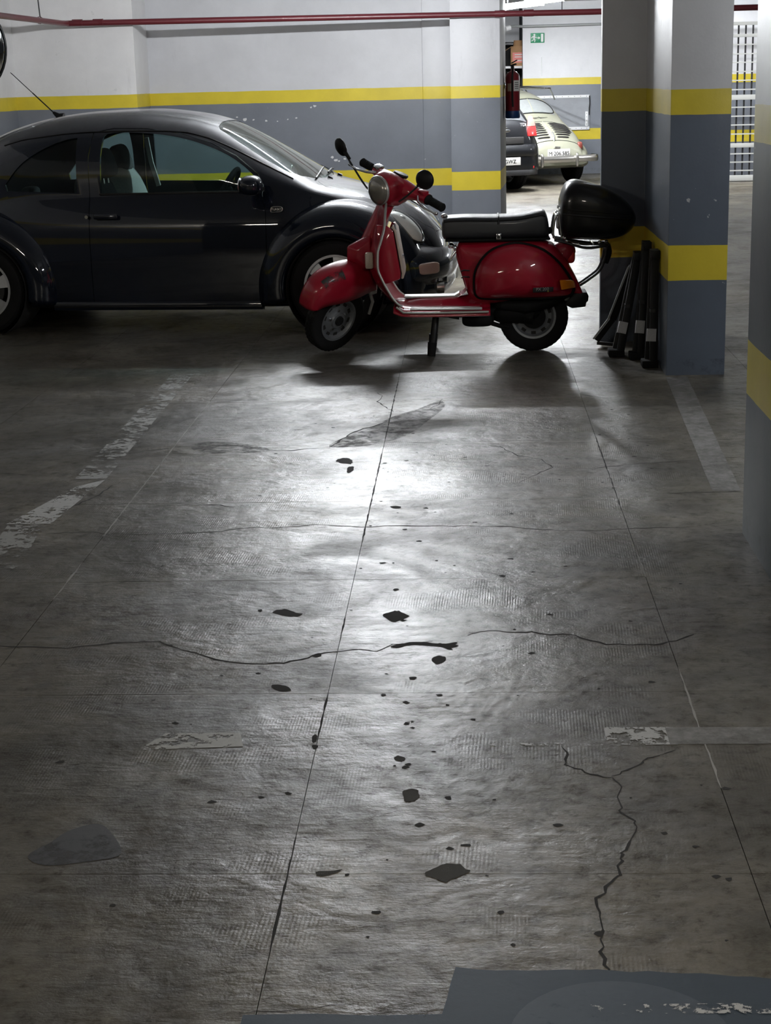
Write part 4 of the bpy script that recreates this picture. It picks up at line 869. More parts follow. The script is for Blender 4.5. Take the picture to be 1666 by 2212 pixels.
# --- rear body: pressed steel shell from the tunnel to the tail
RB = [  # x, half width, z top, z bottom, superellipse power
    (.475, .060, .655, .585), (.45, .085, .690, .50), (.41, .105, .692, .37), (.37, .120, .692, .31), (.30, .150, .692, .30), (.20, .172, .692, .31), (.10, .180, .692, .33), (0, .178, .690, .345), (-.06, .168, .685, .35), (-.12, .152, .665, .35), (-.18, .130, .595, .35), (-.22, .115, .535, .35), (-.26, .105, .46, .345), (-.285, .10, .405, .34), (-.30, .095, .365, .335)]
rows = []
for x, w, zt, zb in RB:
    c, h = (zt + zb) / 2, (zt - zb) / 2; rows.append([(x, w * math.copysign(abs(cos(q)) ** .55, cos(q)), c + h * math.copysign(abs(sin(q)) ** .5, sin(q))) for q in [2 * pi * (k + .5) / 32 for k in range(32)]])
def dens(rows, per=3):
    n = len(rows[0]); cols = [crom([r[k] for r in rows], per) for k in range(n)]; return [[cols[k][i] for k in range(n)] for i in range(len(cols[0]))]
rb = MB().loft(dens(rows), True, True, True).build('rear_body', M['red'], sc, smooth=50)
# flared apron joining the tunnel to the seat base
b = MB(); b.loft(dens([[(x, w * q, z) for q in [lerp(-1, 1, k / 16) for k in range(17)]] for x, z, w in ((.50, .665, .06), (.452, .575, .085), (.415, .50, .10), (.402, .44, .11), (.42, .385, .115), (.47, .352, .11))]), False).build('apron', M['red'], rb, smooth=60)
MB().beam((.54, 0, .70), (-.10, 0, .70), .27, .014).build('seat_ledge', M['soot'], rb, bevel=.005)
# side cowls
CW = [(.352, .365), (.366, .44), (.355, .52), (.31, .595), (.24, .650), (.13, .679), (.03, .668), (-.06, .632), (-.14, .566), (-.20, .49), (-.240, .412), (-.236, .372), (-.205, .350), (-.08, .346), (.10, .346), (.28, .348)]
cw = R2(CW, 5); ccx, ccz = .07, .46
for s in (1, -1):
    base = [(x, s * .150 if x > -.05 else s * lerp(.150, .105, min(1, (-.05 - x) / .2)), z) for x, z in cw]
    rings = [base]
    def bulge(k):
        o = [] 
        for (x, z), bpt in zip(cw, base):
            f = 1 - k; d = .135 * (1 - f ** 2.6) ** .55
            sm = lambda t: (lambda q: q * q * (3 - 2 * q))(max(0, min(1, t)))
            xx, zz = lerp(ccx, x, f), lerp(ccz, z, f)
            dd = d * (1 - .50 * sm((.14 - xx) / .42)) * (1 - .14 * sm((.50 - zz) / .16))
            ay = lerp(abs(bpt[1]), .150 if xx > -.05 else lerp(.150, .105, min(1, (-.05 - xx) / .2)), 1.0)
            o.append((xx, s * (ay + dd), zz))
        return o
    for k in (.0, .012, .03, .06, .10, .16, .24, .34, .46, .60, .75, .88, .97): rings.append(bulge(k))
    co = MB().loft(rings, True, False, True).build('side_cowl', M['red'], sc, smooth=60)
    gap = MB().tube([(x, s * (abs(y) + .010), z) for (x, z), (_, y, _) in zip(cw, base)], .011, 6, closed=True).build('cowl_gap_shade', M['soot'], co, smooth=60)  # dark tube drawn as the shade in the crease round the cowl
    b = MB(); b.loft([[(x, s * y, z) for x, y, z in r] for r in (((-.150, .205, .460), (-.222, .150, .455), (-.245, .12, .440), (-.255, .11, .398), (-.16, .205, .396)), ((-.152, .228, .457), (-.215, .182, .452), (-.246, .145, .438), (-.254, .135, .401), (-.162, .230, .400)))], True, True, True)
    ind = b.build('turn_signal', M['amber'], co, bevel=.006)
    if s == 1:
        bg = MB().box((0, 0, 0), (.128, .004, .030)).xf(Matrix.Translation((-.05, .262, .408)) @ Matrix.Rotation(radians(13), 4, 'Z') @ Matrix.Rotation(radians(-9), 4, 'X')).build('cowl_badge', M['badge'], co, bevel=.002)
        T = Matrix.Translation((-.045, .2655, .411)) @ Matrix.Rotation(radians(13), 4, 'Z') @ Matrix.Rotation(radians(-9), 4, 'X') @ Matrix.Rotation(pi, 4, 'Z') @ Matrix.Rotation(pi / 2, 4, 'X')
        link('badge_lettering', text_mesh('PX 200', .027, T, .0012), M['dull_chrome'], bg)
        T2 = T @ Matrix.Translation((.036, -.0135, 0)); link('badge_small_lettering', text_mesh('E', .015, T2, .0012), M['yellow_ink'], bg)
# tail light, number plate holder, mud flap
b = MB(); b.ell((-.175, 0, .607), (.085, .075, .068), 24, .75, Euler((0, radians(30), 0)).to_matrix()); tl = b.build('tail_light_housing', M['red'], sc, smooth=60)
b = MB(); b.ell((-.228, 0, .585), (.030, .062, .048), 20, .7); b.build('tail_lens', M['red_lens'], tl, smooth=60)
b = MB(); b.loft([[(x, y, z) for x, z in ((-.24, .362), (-.325, .366), (-.336, .345), (-.333, .312), (-.322, .306), (-.318, .278), (-.235, .270), (-.19, .292))] for y in (-.10, -.095, .095, .10)], True, True, True); b.build('rear_bumper', M['black'], sc, bevel=.006)
# --- seat
SR = [(.560, .085, .805, .735), (.553, .115, .832, .712), (.53, .128, .842, .702), (.40, .138, .846, .700), (.25, .142, .842, .700), (.10, .138, .846, .700), (0, .132, .862, .700), (-.05, .125, .868, .700), (-.075, .115, .855, .702), (-.090, .10, .80, .708), (-.094, .08, .76, .722)]
rows = []
for x, w, zt, zb in SR:
    c, h = (zt + zb) / 2, (zt - zb) / 2; rows.append([(x, w * math.copysign(abs(cos(q)) ** .45, cos(q)), c + h * math.copysign(abs(sin(q)) ** .5, sin(q))) for q in [2 * pi * (k + .5) / 36 for k in range(36)]])
st = MB().loft(dens(rows, 4), True, True, True).build('seat', M['leather'], sc, smooth=60)
def seat_line(zo, s): return [(x, s * (interp(sorted((r[0], r[1]) for r in SR), x) * .985), interp(sorted((r[0], r[2]) for r in SR), x) - zo) for x in [lerp(.545, -.07, k / 24) for k in range(25)]]
for s in (-1, 1): MB().tube(seat_line(.026, s), .004, 6).build('piping', M['black'], st, smooth=60)
MB().tube([(.215, .142 * math.copysign(abs(cos(q)) ** .45, cos(q)) * 1.01, .771 + .073 * math.copysign(abs(sin(q)) ** .5, sin(q))) for q in [lerp(.1, pi - .1, k / 24) for k in range(25)]], .006, 6).build('seat_strap', M['black'], st, smooth=60)
b = MB(); b.box((.215, .146, .722), (.030, .010, .036)); lk = b.build('seat_lock', M['chrome'], st, bevel=.003)
MB().cyl((.215, .150, .718), (.215, .153, .718), .009, n=14).build('keyhole', M['hole'], lk)
b = MB(); b.ell((-.098, .06, .745), (.018, .02, .022), 14); b.build('seat_catch', M['black'], st, smooth=50)
# seat springs front hinge, fuel tap and choke
b = MB(); b.ell((.545, .05, .845), (.022, .03, .016), 14); b.build('seat_hinge', M['chrome'], st, smooth=50)
b = MB(); b.ell((.505, .08, .665), (.02, .025, .018), 14); b.ell((.48, .09, .650), (.012, .012, .02), 12); ch = b.build('choke_knob', M['chrome'], sc, smooth=60); ch['kind'] = 'stuff'
MB().cyl((.475, .10, .635), (.51, .10, .590), .0065, n=10).build('fuel_tap', M['chrome'], sc, smooth=50)
for z in (.515, .475): MB().tube([(.395, .11, z), (.43, .115, z + .004), (.445, .115, z - .004)], .0045, 6).build('bag_pin', M['steel'], sc, smooth=50)
# --- rack, backrest, top box
def tb(name, pts, r, mat, parent, per=5, closed=False): return MB().tube(crom(pts, per, closed), r, 8, closed=closed).build(name, M[mat], parent, smooth=60)
rk = tb('rack', [(-.125, .105, .690), (-.20, .115, .672), (-.32, .12, .640), (-.44, .11, .652), (-.455, 0, .655), (-.44, -.11, .652), (-.32, -.12, .640), (-.20, -.115, .672), (-.125, -.105, .690)], .0085, 'steel', sc)
for y in (-.06, 0, .06): tb('rack_bar', [(-.14, y, .695), (-.25, y, .672), (-.36, y, .655), (-.45, y, .655)], .006, 'steel', rk)
for x in (-.27, -.36): tb('rack_cross', [(x, -.115, .662), (x, 0, .662), (x, .115, .662)], .006, 'chrome', rk, 2)
for s in (-1, 1):
    tb('rack_strut', [(-.285, s * .05, .405), (-.345, s * .055, .445), (-.405, s * .06, .495), (-.435, s * .07, .57), (-.445, s * .085, .65)], .0085, 'steel', rk)
    tb('backrest_tube', [(-.135, s * .10, .685), (-.118, s * .10, .73), (-.130, s * .10, .82), (-.152, s * .10, .845), (-.158, s * .10, .80), (-.170, s * .10, .70)], .007, 'chrome', rk)
tb('backrest_hoop', [(-.135, -.10, .835), (-.135, 0, .838), (-.135, .10, .835)], .007, 'chrome', rk, 3)
for p in ((-.19, .10, .70), (-.19, .08, .72), (-.40, .10, .672), (-.445, .06, .672), (-.20, .12, .685)): MB().ell(p, (.013, .013, .010), 12).build('clamp', M['chrome'], rk, smooth=60)
tb('rack_stay', [(-.45, .05, .65), (-.46, .04, .60), (-.44, .03, .54)], .02, 'black', rk)
TBX = [(.165, .085, .985, .745, 0), ]
rows = []
for x, w, zt, zb in ((-.160, .120, .930, .760), (-.168, .150, .955, .725), (-.182, .172, .995, .700), (-.205, .185, 1.028, .692), (-.25, .192, 1.045, .688), (-.32, .196, 1.032, .684), (-.42, .194, 1.000, .682), (-.50, .184, .962, .690), (-.56, .165, .915, .712), (-.60, .135, .868, .745), (-.617, .09, .832, .785)):
    c, h = (zt + zb) / 2, (zt - zb) / 2; rows.append([(x, w * math.copysign(abs(cos(q)) ** .55, cos(q)), c + h * math.copysign(abs(sin(q)) ** .6, sin(q))) for q in [2 * pi * (k + .5) / 40 for k in range(40)]])
bxo = MB().loft(dens(rows, 4), True, True, True).build('top_box', M['gloss_black'], sc, smooth=60)
def seam(z0, sl, off): 
    out = []
    for k in range(60):
        q = 2 * pi * k / 60; x = -.388 + .226 * math.copysign(abs(cos(q)) ** .6, cos(q)); w = interp(sorted((r[0], r[1]) for r in ((-.615, .02), (-.60, .125), (-.56, .162), (-.50, .182), (-.42, .193), (-.32, .196), (-.25, .192), (-.205, .183), (-.182, .165), (-.165, .08), (-.160, .01))), x)
        out.append((x, math.copysign(w + off, sin(q)), z0 + sl * (x + .39)))
    return out
MB().tube(seam(.858, .10, .001), .0045, 6, closed=True).build('lid_seam', M['black'], bxo, smooth=60)
MB().tube(seam(.828, .10, .002), .006, 6, closed=True).build('lid_lip', M['gloss_black'], bxo, smooth=60)
b = MB(); b.box((-.152, 0, .80), (.02, .06, .10)); b.build('box_latch', M['chrome'], bxo, bevel=.006)
for y in (-.10, .10): MB().box((-.158, y, .875), (.012, .05, .02)).build('box_hinge', M['chrome'], bxo, bevel=.004)
# --- engine, exhaust, swing arm, stand
b = MB(); b.ell((.10, -.02, .27), (.17, .10, .09), 24, .7); b.ell((.14, .02, .235), (.13, .075, .06), 20, .8); en = b.build('engine_case', M['soot'], sc, smooth=60)
b = MB(); b.tube([(.34, .02, .27), (.22, .02, .245), (.10, .02, .235), (0, .03, .216)], [.045, .05, .06, .055], 14); b.build('swing_arm', M['soot'], sc, smooth=50)
b = MB(); b.ell((.345, .06, .205), (.10, .06, .042), 24, .6); b.tube([(.46, .05, .235), (.52, .05, .24), (.56, .05, .25)], [.03, .024, .02], 12); b.tube([(.27, .07, .185), (.20, .09, .165), (.15, .10, .16)], .014, 10); ex = b.build('exhaust', M['soot'], sc, smooth=50); ex['kind'] = 'stuff'
b = MB(); b.cyl((0, .045, .2155), (0, -.06, .2155), .075, n=28); b.build('rear_drum', M['soot'], rw, smooth=40)
b = MB(); b.loft([[(x, y, z) for x, z in ((.20, .33), (.20, .25), (.14, .20), (.02, .225), (-.06, .28), (-.10, .34))] for y in (.052, .075)], True, True, True); b.build('inner_guard', M['soot'], sc, bevel=.006)
b = MB(); b.tube([(-.20, .06, .36), (-.10, .07, .31), (.05, .075, .29), (.2, .07, .30)], [.03, .04, .05, .04], 12); b.build('chassis_rail', M['soot'], sc, smooth=50)
b = MB(); b.tube([(.60, -.17, .262), (.60, 0, .258), (.60, .17, .262)], .013, 10); sd = b.build('stand', M['black'], sc, smooth=50)
for s in (-1, 1):
    MB().tube([(.602, s * .12, .265), (.622, s * .165, .10), (.634, s * .18, .045)], [.020, .023, .021], 12).build('stand_leg', M['black'], sd, smooth=50)
    MB().tube([(.628, s * .176, .085), (.636, s * .182, .002)], [.029, .025], 14).build('stand_foot', M['rubber'], sd, smooth=40)
b = MB(); b.tube([(.70, .02, .28), (.55, .02, .275), (.36, .02, .272)], [.05, .06, .06], 12); b.build('tunnel_underside', M['soot'], sc, smooth=50)
b = MB(); b.box((.775, -.12, .325), (.06, .05, .012)); b.build('brake_pedal', M['rubber'], sc, bevel=.004)
# ------------------------------------------------------------------ red pipe along the back wall, with hangers and couplings
pp = empty('sprinkler_pipe', (0, 0, 0), 0, 'long dark red water pipe running high along the white wall', 'pipe')
MB().tube([(-4.10, 13.7, 2.285), (-4.05, 14.9, 2.280), (-3.93, 16.78, 2.265), (-3.88, 16.86, 2.264)] , .027, 16).build('pipe', M['pipe_red'], pp, smooth=60)
MB().tube([(-3.90, 16.85, 2.264), (-3.3, 16.93, 2.264), (0, 17.33, 2.262), (1.2, 17.33, 2.256), (4.6, 17.33, 2.256)], .029, 16).build('pipe', M['pipe_red'], pp, smooth=60)
for x, y in ((-3.80, 16.87), (-3.60, 16.895), (0.335, 17.33), (0.62, 17.33)):
    MB().cyl((x - .05, y, 2.268 if x < 0 else 2.261), (x + .05, y, 2.268 if x < 0 else 2.261), .034, n=16).build('coupling', M['pipe_red'], pp, smooth=50)
hg = MB().tube([(-4.005, 16.2, 2.277 - .032), (-3.975, 16.2, 2.277), (-4.0, 16.2, 2.31), (-4.03, 16.2, 2.85)], .006, 8).build('hanger', M['steel'], pp, smooth=50)
MB().lathe([(.030, -.012), (.034, -.012), (.034, .012), (.030, .012)], (-4.005, 16.2, 2.277), (-.04, 1, 0), 20).build('hanger_ring', M['pipe_red'], hg, smooth=50)
for x in (.95, 1.35): 
    MB().tube([(x, 17.33, 2.23), (x, 17.33, 2.85)], .005, 6).build('hanger', M['steel'], pp, smooth=50)
cd = empty('conduit', (0, 0, 0), 0, 'grey conduit with elbow, its long run standing for a shadow stripe on the far white wall', 'conduit')
MB().tube(crom([(.70, 29.2, 2.43), (.80, 29.25, 2.46), (1.05, 29.33, 2.455), (2.0, 29.35, 2.46), (3.2, 29.35, 2.47)], 5), .022, 12).build('tube', M['zinc'], cd, smooth=60)  # run along the wall is modelled in place of a shadow stripe
MB().cyl((.66, 29.2, 2.42), (.74, 29.23, 2.44), .04, n=16).build('elbow', M['white_paint'], cd, smooth=50)
# ------------------------------------------------------------------ convex mirror at the left edge
cm = empty('convex_mirror', (-3.895, 13.0, 1.97), 0, 'round convex traffic mirror with dark rim, cut by the left edge', 'mirror')
nm = V(.42, -.90, -.05).normalized()
MB().lathe([(.39, -.03), (.405, -.02), (.405, .012), (.393, .018), (.385, .006)], (0, 0, 0), nm, 48).build('rim', M['black'], cm, smooth=50)
MB().lathe([(.39, .004)] + [(.39 * sin(q), .004 + .10 * (cos(q) - 0) ) for q in [lerp(pi / 2, 0, k / 10) for k in range(1, 11)]], (0, 0, 0), nm, 48).build('mirror_face', M['mirror'], cm, smooth=60)
MB().tube([nm * -.03, nm * -.12, V(-.45, .15, 0), V(-.605, .15, 0)], .022, 10).build('bracket', M['steel'], cm, smooth=50)
MB().lathe([(.40, -.03), (.2, -.06), (.001, -.07)], (0, 0, 0), nm, 36).build('back_shell', M['black'], cm, smooth=50)
# ------------------------------------------------------------------ fire extinguisher on the end of the back wall
ex = empty('fire_extinguisher', (.482, 18.25, 1.245), 0, 'dark red fire extinguisher hung on the end of the back wall', 'extinguisher')
MB().lathe([(.001, .045), (.070, .045), (.076, .06), (.076, .40), (.070, .43), (.045, .455), (.022, .465), (.02, .49), (.001, .49)], (0, 0, 0), (0, 0, 1), 32).build('cylinder', M['dark_red'], ex, smooth=50)
MB().lathe([(.001, -.02), (.070, -.02), (.078, -.005), (.078, .055), (.07, .065)], (0, 0, 0), (0, 0, 1), 32).build('base_cup', M['blue'], ex, smooth=50)
b = MB(); b.cyl((0, 0, .48), (0, 0, .53), .018, n=14); b.beam((-.02, 0, .52), (.035, -.05, .535), .022, .014); b.build('valve', M['black'], ex, smooth=40)
MB().beam((-.01, 0, .545), (.045, -.06, .575), .02, .008).build('handle', M['black'], ex, bevel=.002)
MB().tube(crom([(0, -.02, .50), (.0, -.075, .47), (-.005, -.088, .38), (-.005, -.088, .20), (0, -.086, .10)], 5), .010, 10).build('hose', M['black'], ex, smooth=60)
def wrap(a0, a1, z0, z1, r=.0768): return MB().grid(lambda u, v: (r * cos(lerp(a0, a1, u)), r * sin(lerp(a0, a1, u)), lerp(z0, z1, v)), 10, 1)
lb = wrap(-1.45, -.45, .26, .37).build('label', M['white_plate'], ex, smooth=60)
wrap(-2.35, -1.75, .26, .34).build('label', M['beige_trim'], ex, smooth=60)
for z in (.345, .325, .305, .285): wrap(-1.3, -.7, z, z + .006, .0773).build('print_line', M['ink'], lb)
MB().box((-.078, 0, .32), (.02, .06, .06)).build('wall_bracket', M['chrome'], ex, bevel=.004)
# ------------------------------------------------------------------ exit sign and board on the far wall
es = empty('exit_sign', (1.20, 29.392, 2.265), 0, 'green emergency exit sign with running figure, arrow and door', 'sign')
MB().box((0, 0, 0), (.232, .012, .160)).build('panel', M['green_sign'], es, bevel=.002)
def flat(polys, name, mat, parent, y=-.0065, d=.0012, o=(0, 0, 0)):
    b = MB()
    for p in polys: b.prism(p, lambda a, c, q: (a + o[0], q, c + o[2]), y - d, y)
    return b.build(name, M[mat], parent)
man = [[(-.052 + .016 * cos(q), .052 + .016 * sin(q)) for q in [2 * pi * k / 16 for k in range(16)]], [(-.062, .036), (-.044, .038), (-.048, -.010), (-.068, -.006), (-.072, .012)], [(-.062, .034), (-.085, .026), (-.106, .004), (-.100, -.003), (-.082, .014), (-.068, .020)], [(-.048, .034), (-.03, .012), (-.012, .012), (-.012, .003), (-.034, .002), (-.052, .020)], [(-.052, -.004), (-.036, -.030), (-.044, -.066), (-.054, -.066), (-.050, -.034), (-.066, -.010)], [(-.064, -.006), (-.078, -.034), (-.106, -.044), (-.106, -.054), (-.072, -.044), (-.054, -.012)]]
for p in man: p.reverse()
mo = flat(man, 'running_figure', 'white_paint', es); mo['kind'] = 'stuff'
flat([[(-.008, .006), (.018, .006), (.018, .024), (.046, 0), (.018, -.024), (.018, -.006), (-.008, -.006)]], 'arrow', 'white_paint', es)
flat([[(.058, -.066), (.058, .066), (.098, .066), (.098, -.066)]], 'door_symbol', 'white_paint', es)
bd = empty('wall_board', (1.62, 29.385, 1.03), 0, 'grey board with white perforated edge strips on the far wall', 'board')
MB().box((0, 0, 0), (.92, .02, .56)).build('panel', M['grey_board'], bd)
for nm2, c, d in (('edge_strip', (0, -.012, .262), (.92, .018, .045)), ('edge_strip', (.05, -.014, -.268), (.82, .018, .050)), ('edge_strip', (.412, -.02, -.11), (.045, .014, .24))):
    e = MB().box(c, d).build(nm2, M['white_paint'], bd, bevel=.003)
    n = 9 if d[0] > .5 else 4
    for k in range(n):
        t = (k + .5) / n - .5; q = (c[0] + t * d[0], c[1] - d[1] / 2 - .001, c[2]) if d[0] > .5 else (c[0], c[1] - d[1] / 2 - .001, c[2] + t * d[2])
        MB().box(q, (.010, .002, .010)).build('hole', M['hole'], e)
MB().tube(crom([(.455, -.02, .27), (.462, -.02, .15), (.452, -.02, .05), (.456, -.02, -.05)], 4), .008, 6).build('loose_cord', M['steel'], bd)
MB().beam((1.268, 29.395, 1.95), (1.268, 29.395, 1.64), .02, .012).build('cable_stub', M['zinc'], bpy.data.objects['wall_far'])
# ------------------------------------------------------------------ dark storage rack with a cardboard box
sr = empty('storage_rack', (.62, 30.75, 0), 0, 'dark storage rack with a white shelf behind the far white wall', 'rack')
MB().box((0, .3, 1.12), (.80, .02, 2.24)).build('dark_backdrop', M['hole'], sr)  # black backdrop put in to make the opening look unlit
for x in (-.38, .38):
    for y in (-.25, .25): MB().box((x, y, 1.1), (.04, .04, 2.2)).build('post', M['steel'], sr)
for z, m in ((.35, 'steel'), (1.05, 'steel'), (2.2, 'steel')): MB().box((0, 0, z), (.76, .54, .03)).build('shelf', M[m], sr)
MB().box((.25, -.20, 1.80), (.40, .96, .04)).build('shelf', M['white_paint'], sr, bevel=.004)
MB().beam((-.38, -.2, 2.02), (.05, -.2, 2.03), .02, .02).build('rail', M['white_paint'], sr)
cb = empty('cardboard_box', (.90, 30.30, 1.8215), 0, 'open cardboard box with pink print on the white shelf', 'box')
b = MB(); b.box((0, 0, .165), (.26, .28, .33)); b.build('carton', M['cardboard'], cb, bevel=.004)
MB().beam((-.12, -.1, .325), (-.27, -.1, .235), .28, .006, (0, 0, 1)).build('flap', M['cardboard'], cb)
MB().cyl((.0, 0, .33), (.0, 0, .43), .085, .075, 20).build('rolled_liner', M['cardboard'], cb, smooth=50)
p = MB().box((0, -.1412, .14), (.20, .002, .17)).build('print', M['pink_print'], cb)
for z in (.19, .15, .09): MB().box((0, -.1425, z), (.13, .001, .016)).build('print_line', M['white_plate'], p)
# ------------------------------------------------------------------ white lattice gate at the right
gt = empty('lattice_gate', (4.2, 26.35, 0), 0, 'off-white metal lattice gate between the two right-hand pillars', 'gate')
for x in (-1.05, 1.05): MB().box((x, 0, 1.19), (.06, .05, 2.34)).build('gate_post', M['gate_white'], gt, bevel=.004)
for z, h in ((2.335, .05), (2.16, .045), (1.258, .075), (.545, .065), (.055, .085)): MB().box((0, -.005, z), (2.1, .05, h)).build('rail', M['gate_white'], gt, bevel=.004)
for z in (2.03, 1.895, 1.77, 1.636, 1.507, 1.372, 1.112, .98, .85, .715, .42, .295, .168): MB().box((0, -.012, z), (2.1, .026, .018)).build('slat', M['gate_white'], gt)
for k in range(19): MB().box((-.975 + .1085 * k, .012, 1.19), (.026, .012, 2.3)).build('shaded_bar', M['steel'], gt)  # dark steel colour stands for the bars' unlit side
# ------------------------------------------------------------------ folded black trestles leaning at the pillar
def trestle(a, c, lab, splay=None):
    a, c = Vector(a), Vector(c); t = empty('folding_trestle', (a.x, a.y, 0), 0, lab, 'trestle', 'folded black trestles by the pillar')
    o = V(a.x, a.y, 0); A, Cc = a - o, c - o; s = V(0, -.062, 0)
    MB().beam(A, Cc, .050, .034, (0, 1, 0)).build('leg', M['black'], t, bevel=.003)
    MB().beam(A + s + V(.02, 0, 0), Cc + s * .9, .046, .032, (0, 1, 0)).build('leg', M['black'], t, bevel=.003)
    d = (Cc - A)
    MB().beam(Cc + V(0, .03, -.01), Cc + s + V(0, -.03, -.01), .05, .05).build('top_bar', M['black'], t, bevel=.004)
    MB().beam(A + d * .5 + V(0, .02, 0), A + d * .5 + s + V(0, -.02, 0), .03, .02).build('brace', M['steel'], t)
    MB().beam(A + V(-.045, -.031, .022), A + V(.05, -.031, .022), .11, .042).build('foot', M['rubber'], t, bevel=.006)
    MB().beam(A + d * .23 + V(0, -.064, 0), A + d * .34 + V(0, -.064, 0), .052, .040, (0, 1, 0)).build('sticker', M['tape'], t)
    if splay:
        p, q, r = (Vector(v) - o for v in splay)
        MB().beam(p, q, .035, .03, (0, 1, 0)).build('splayed_leg', M['black'], t, bevel=.003)
        MB().beam(p + V(-.024, -.019, .01), q + V(-.024, -.019, .01), .011, .011, (0, 1, 0)).build('edge_strip', M['zinc'], t)
        MB().beam(q, r, .045, .034, (0, 1, 0)).build('splayed_leg', M['black'], t, bevel=.003)
        MB().beam(q + V(-.027, -.02, .008), r + V(-.027, -.02, .0), .011, .011, (0, 1, 0)).build('edge_strip', M['zinc'], t)
        MB().beam(p + V(0, 0, -.02), p + V(.12, -.03, -.03), .02, .02).build('foot_bar', M['black'], t)
trestle((.885, 10.17, 0), (1.025, 10.30, .60), 'folded black trestle farthest left, its silver-edged leg splayed out', ((.80, 10.50, .045), (.89, 10.42, .185), (1.0, 10.32, .52)))
trestle((1.0, 10.05, 0), (1.062, 10.16, .675), 'folded black trestle standing upright between its two neighbours')
trestle((1.045, 9.76, 0), (1.078, 9.86, .655), 'folded black trestle nearest the corner of the pillar')
# ------------------------------------------------------------------ cream vintage car, rear towards the viewer (x forward from its rear bumper)
vc = empty('vintage_car', (1.39, 26.35, 0), radians(90 + 24), 'cream vintage car with louvred engine lid, parked nose-in towards the far white wall', 'car')
vb = Loft(
    zt=[(.05, .55), (.08, .63), (.2, .76), (.45, .91), (.66, .985), (.78, 1.03), (1.02, 1.25), (1.2, 1.35), (1.5, 1.43), (1.9, 1.465), (2.3, 1.44), (2.6, 1.33), (2.95, 1.05), (3.1, .98), (3.4, .86), (3.6, .62)],
    zb=[(.05, .45), (.2, .58), (.5, .72), (.8, .86), (1.2, .92), (2.4, .92), (3.0, .78), (3.6, .52)], wb=[(.05, .44), (.2, .50), (.5, .53), (.8, .53), (1.2, .54), (2.4, .55), (3.0, .50), (3.6, .36)],
    wm=[(.05, .52), (.2, .62), (.5, .68), (2.8, .70), (3.4, .60), (3.6, .45)], zu=[(.05, .30), (.4, .24), (3.6, .26)], n=[(.05, 2.1), (3.6, 2.3)])
vs0 = vb.mesh([.05, .065, .09, .12, .16] + [.2 + .06 * k for k in range(57)] + [3.58, 3.6]).mesh('v')
link('body', vs0, M['cream'], vc, smooth=40)
def vpatch(x0, x1, yf, off, nu=8, nv=16):
    def fn(u, v):
        x = lerp(x0, x1, u); y0, y1 = yf(x); y = lerp(y0, y1, v); return (x - off * .6, y, vb.top(x, y) + off)
    return MB().grid(fn, nu, nv)
rwn = vpatch(.85, 1.08, lambda x: tuple(s * (.375 - .7 * max(0, x - .98)) for s in (-1, 1)), .006).build('rear_window', M['grey_glass'], vc, smooth=60)
MB().tube([(x, 0, vb.top(x, 0) + .009) for x in (.845, .92, 1.0, 1.085)], .008, 6).build('window_divider', M['cream'], rwn)
fr = []
for k in range(40):
    q = 2 * pi * k / 40; x = .965 + .12 * math.copysign(abs(sin(q)) ** .6, sin(q)); y = (.385 - .5 * max(0, x - .98)) * math.copysign(abs(cos(q)) ** .5, cos(q)); fr.append((x, y, vb.top(x, y) + .008))
MB().tube(fr, .010, 6, closed=True).build('window_rubber', M['black'], rwn, smooth=60)
for s in (-1, 1):
    for k in range(8):
        x = .49 - .047 * k; y0 = .06; y1 = .39 - (.0 if k < 5 else .04 * (k - 4)); off = 0 if s < 0 else 0
        pts = [(x + .05 * (abs(y) - .07) ** 1.0 - .008, s * y, vb.top(x + .05 * (abs(y) - .07), y) + .004) for y in [lerp(y0, y1, j / 8) for j in range(9)]]
        MB().tube(pts, [.004] + [.0135] * 7 + [.004], 6).build('louvre', M['hole'], vc, smooth=60)
MB().tube([(x, 0, vb.top(x, 0) + .004) for x in (.54, .42, .3, .16)], .012, 8).build('lid_spine', M['cream'], vc, smooth=60)
MB().tube([(.57 - .5 * y * y, y, vb.top(.57 - .5 * y * y, y) + .002) for y in [lerp(-.45, .45, k / 16) for k in range(17)]], .004, 6).build('lid_seam', M['hole'], vc)
MB().tube([(.115, y, vb.top(.115, y) + .003) for y in [lerp(-.40, .40, k / 16) for k in range(17)]], .005, 6).build('lid_seam', M['hole'], vc)
b = MB(); b.tube([(.20, 0, .80), (.14, 0, .735), (.10, .02, .665)], .012, 8); b.build('lid_handle', M['chrome'], vc, smooth=60)
b = MB(); b.prism([(.02, .0), (.0, .018), (-.02, 0), (0, -.024)], lambda a, c, d: (.68 - c * .6, a * 1.6, vb.top(.68, 0) + .012 + c * .75 + d), 0, .01); b.prism([(-.16, .006), (-.03, .008), (-.03, -.006)], lambda a, c, d: (.68, a, vb.top(.68, 0) + .012 + c + d * .5), 0, .01); b.prism([(.16, .006), (.03, -.006), (.03, .008)], lambda a, c, d: (.68, a, vb.top(.68, 0) + .012 + c + d * .5), 0, .01); e = b.build('emblem', M['chrome'], vc); e['kind'] = 'stuff'
np_ = MB().box((.015, -.02, .485), (.012, .38, .13)).build('number_plate', M['white_plate'], vc, bevel=.004)
def rear_text(body, size, x, y, z, name, parent, mat='ink', sp=1.0):
    T = Matrix.Translation((x, y, z)) @ Matrix.Rotation(-pi / 2, 4, 'Z') @ Matrix.Rotation(pi / 2, 4, 'X'); return link(name, text_mesh(body, size, T, .002, sp), M[mat], parent)
rear_text('M·206.585', .084, .006, -.02, .482, 'plate_lettering', np_)
MB().box((.045, 0, .572), (.06, .10, .04)).build('plate_lamp', M['dull_chrome'], vc, bevel=.01)
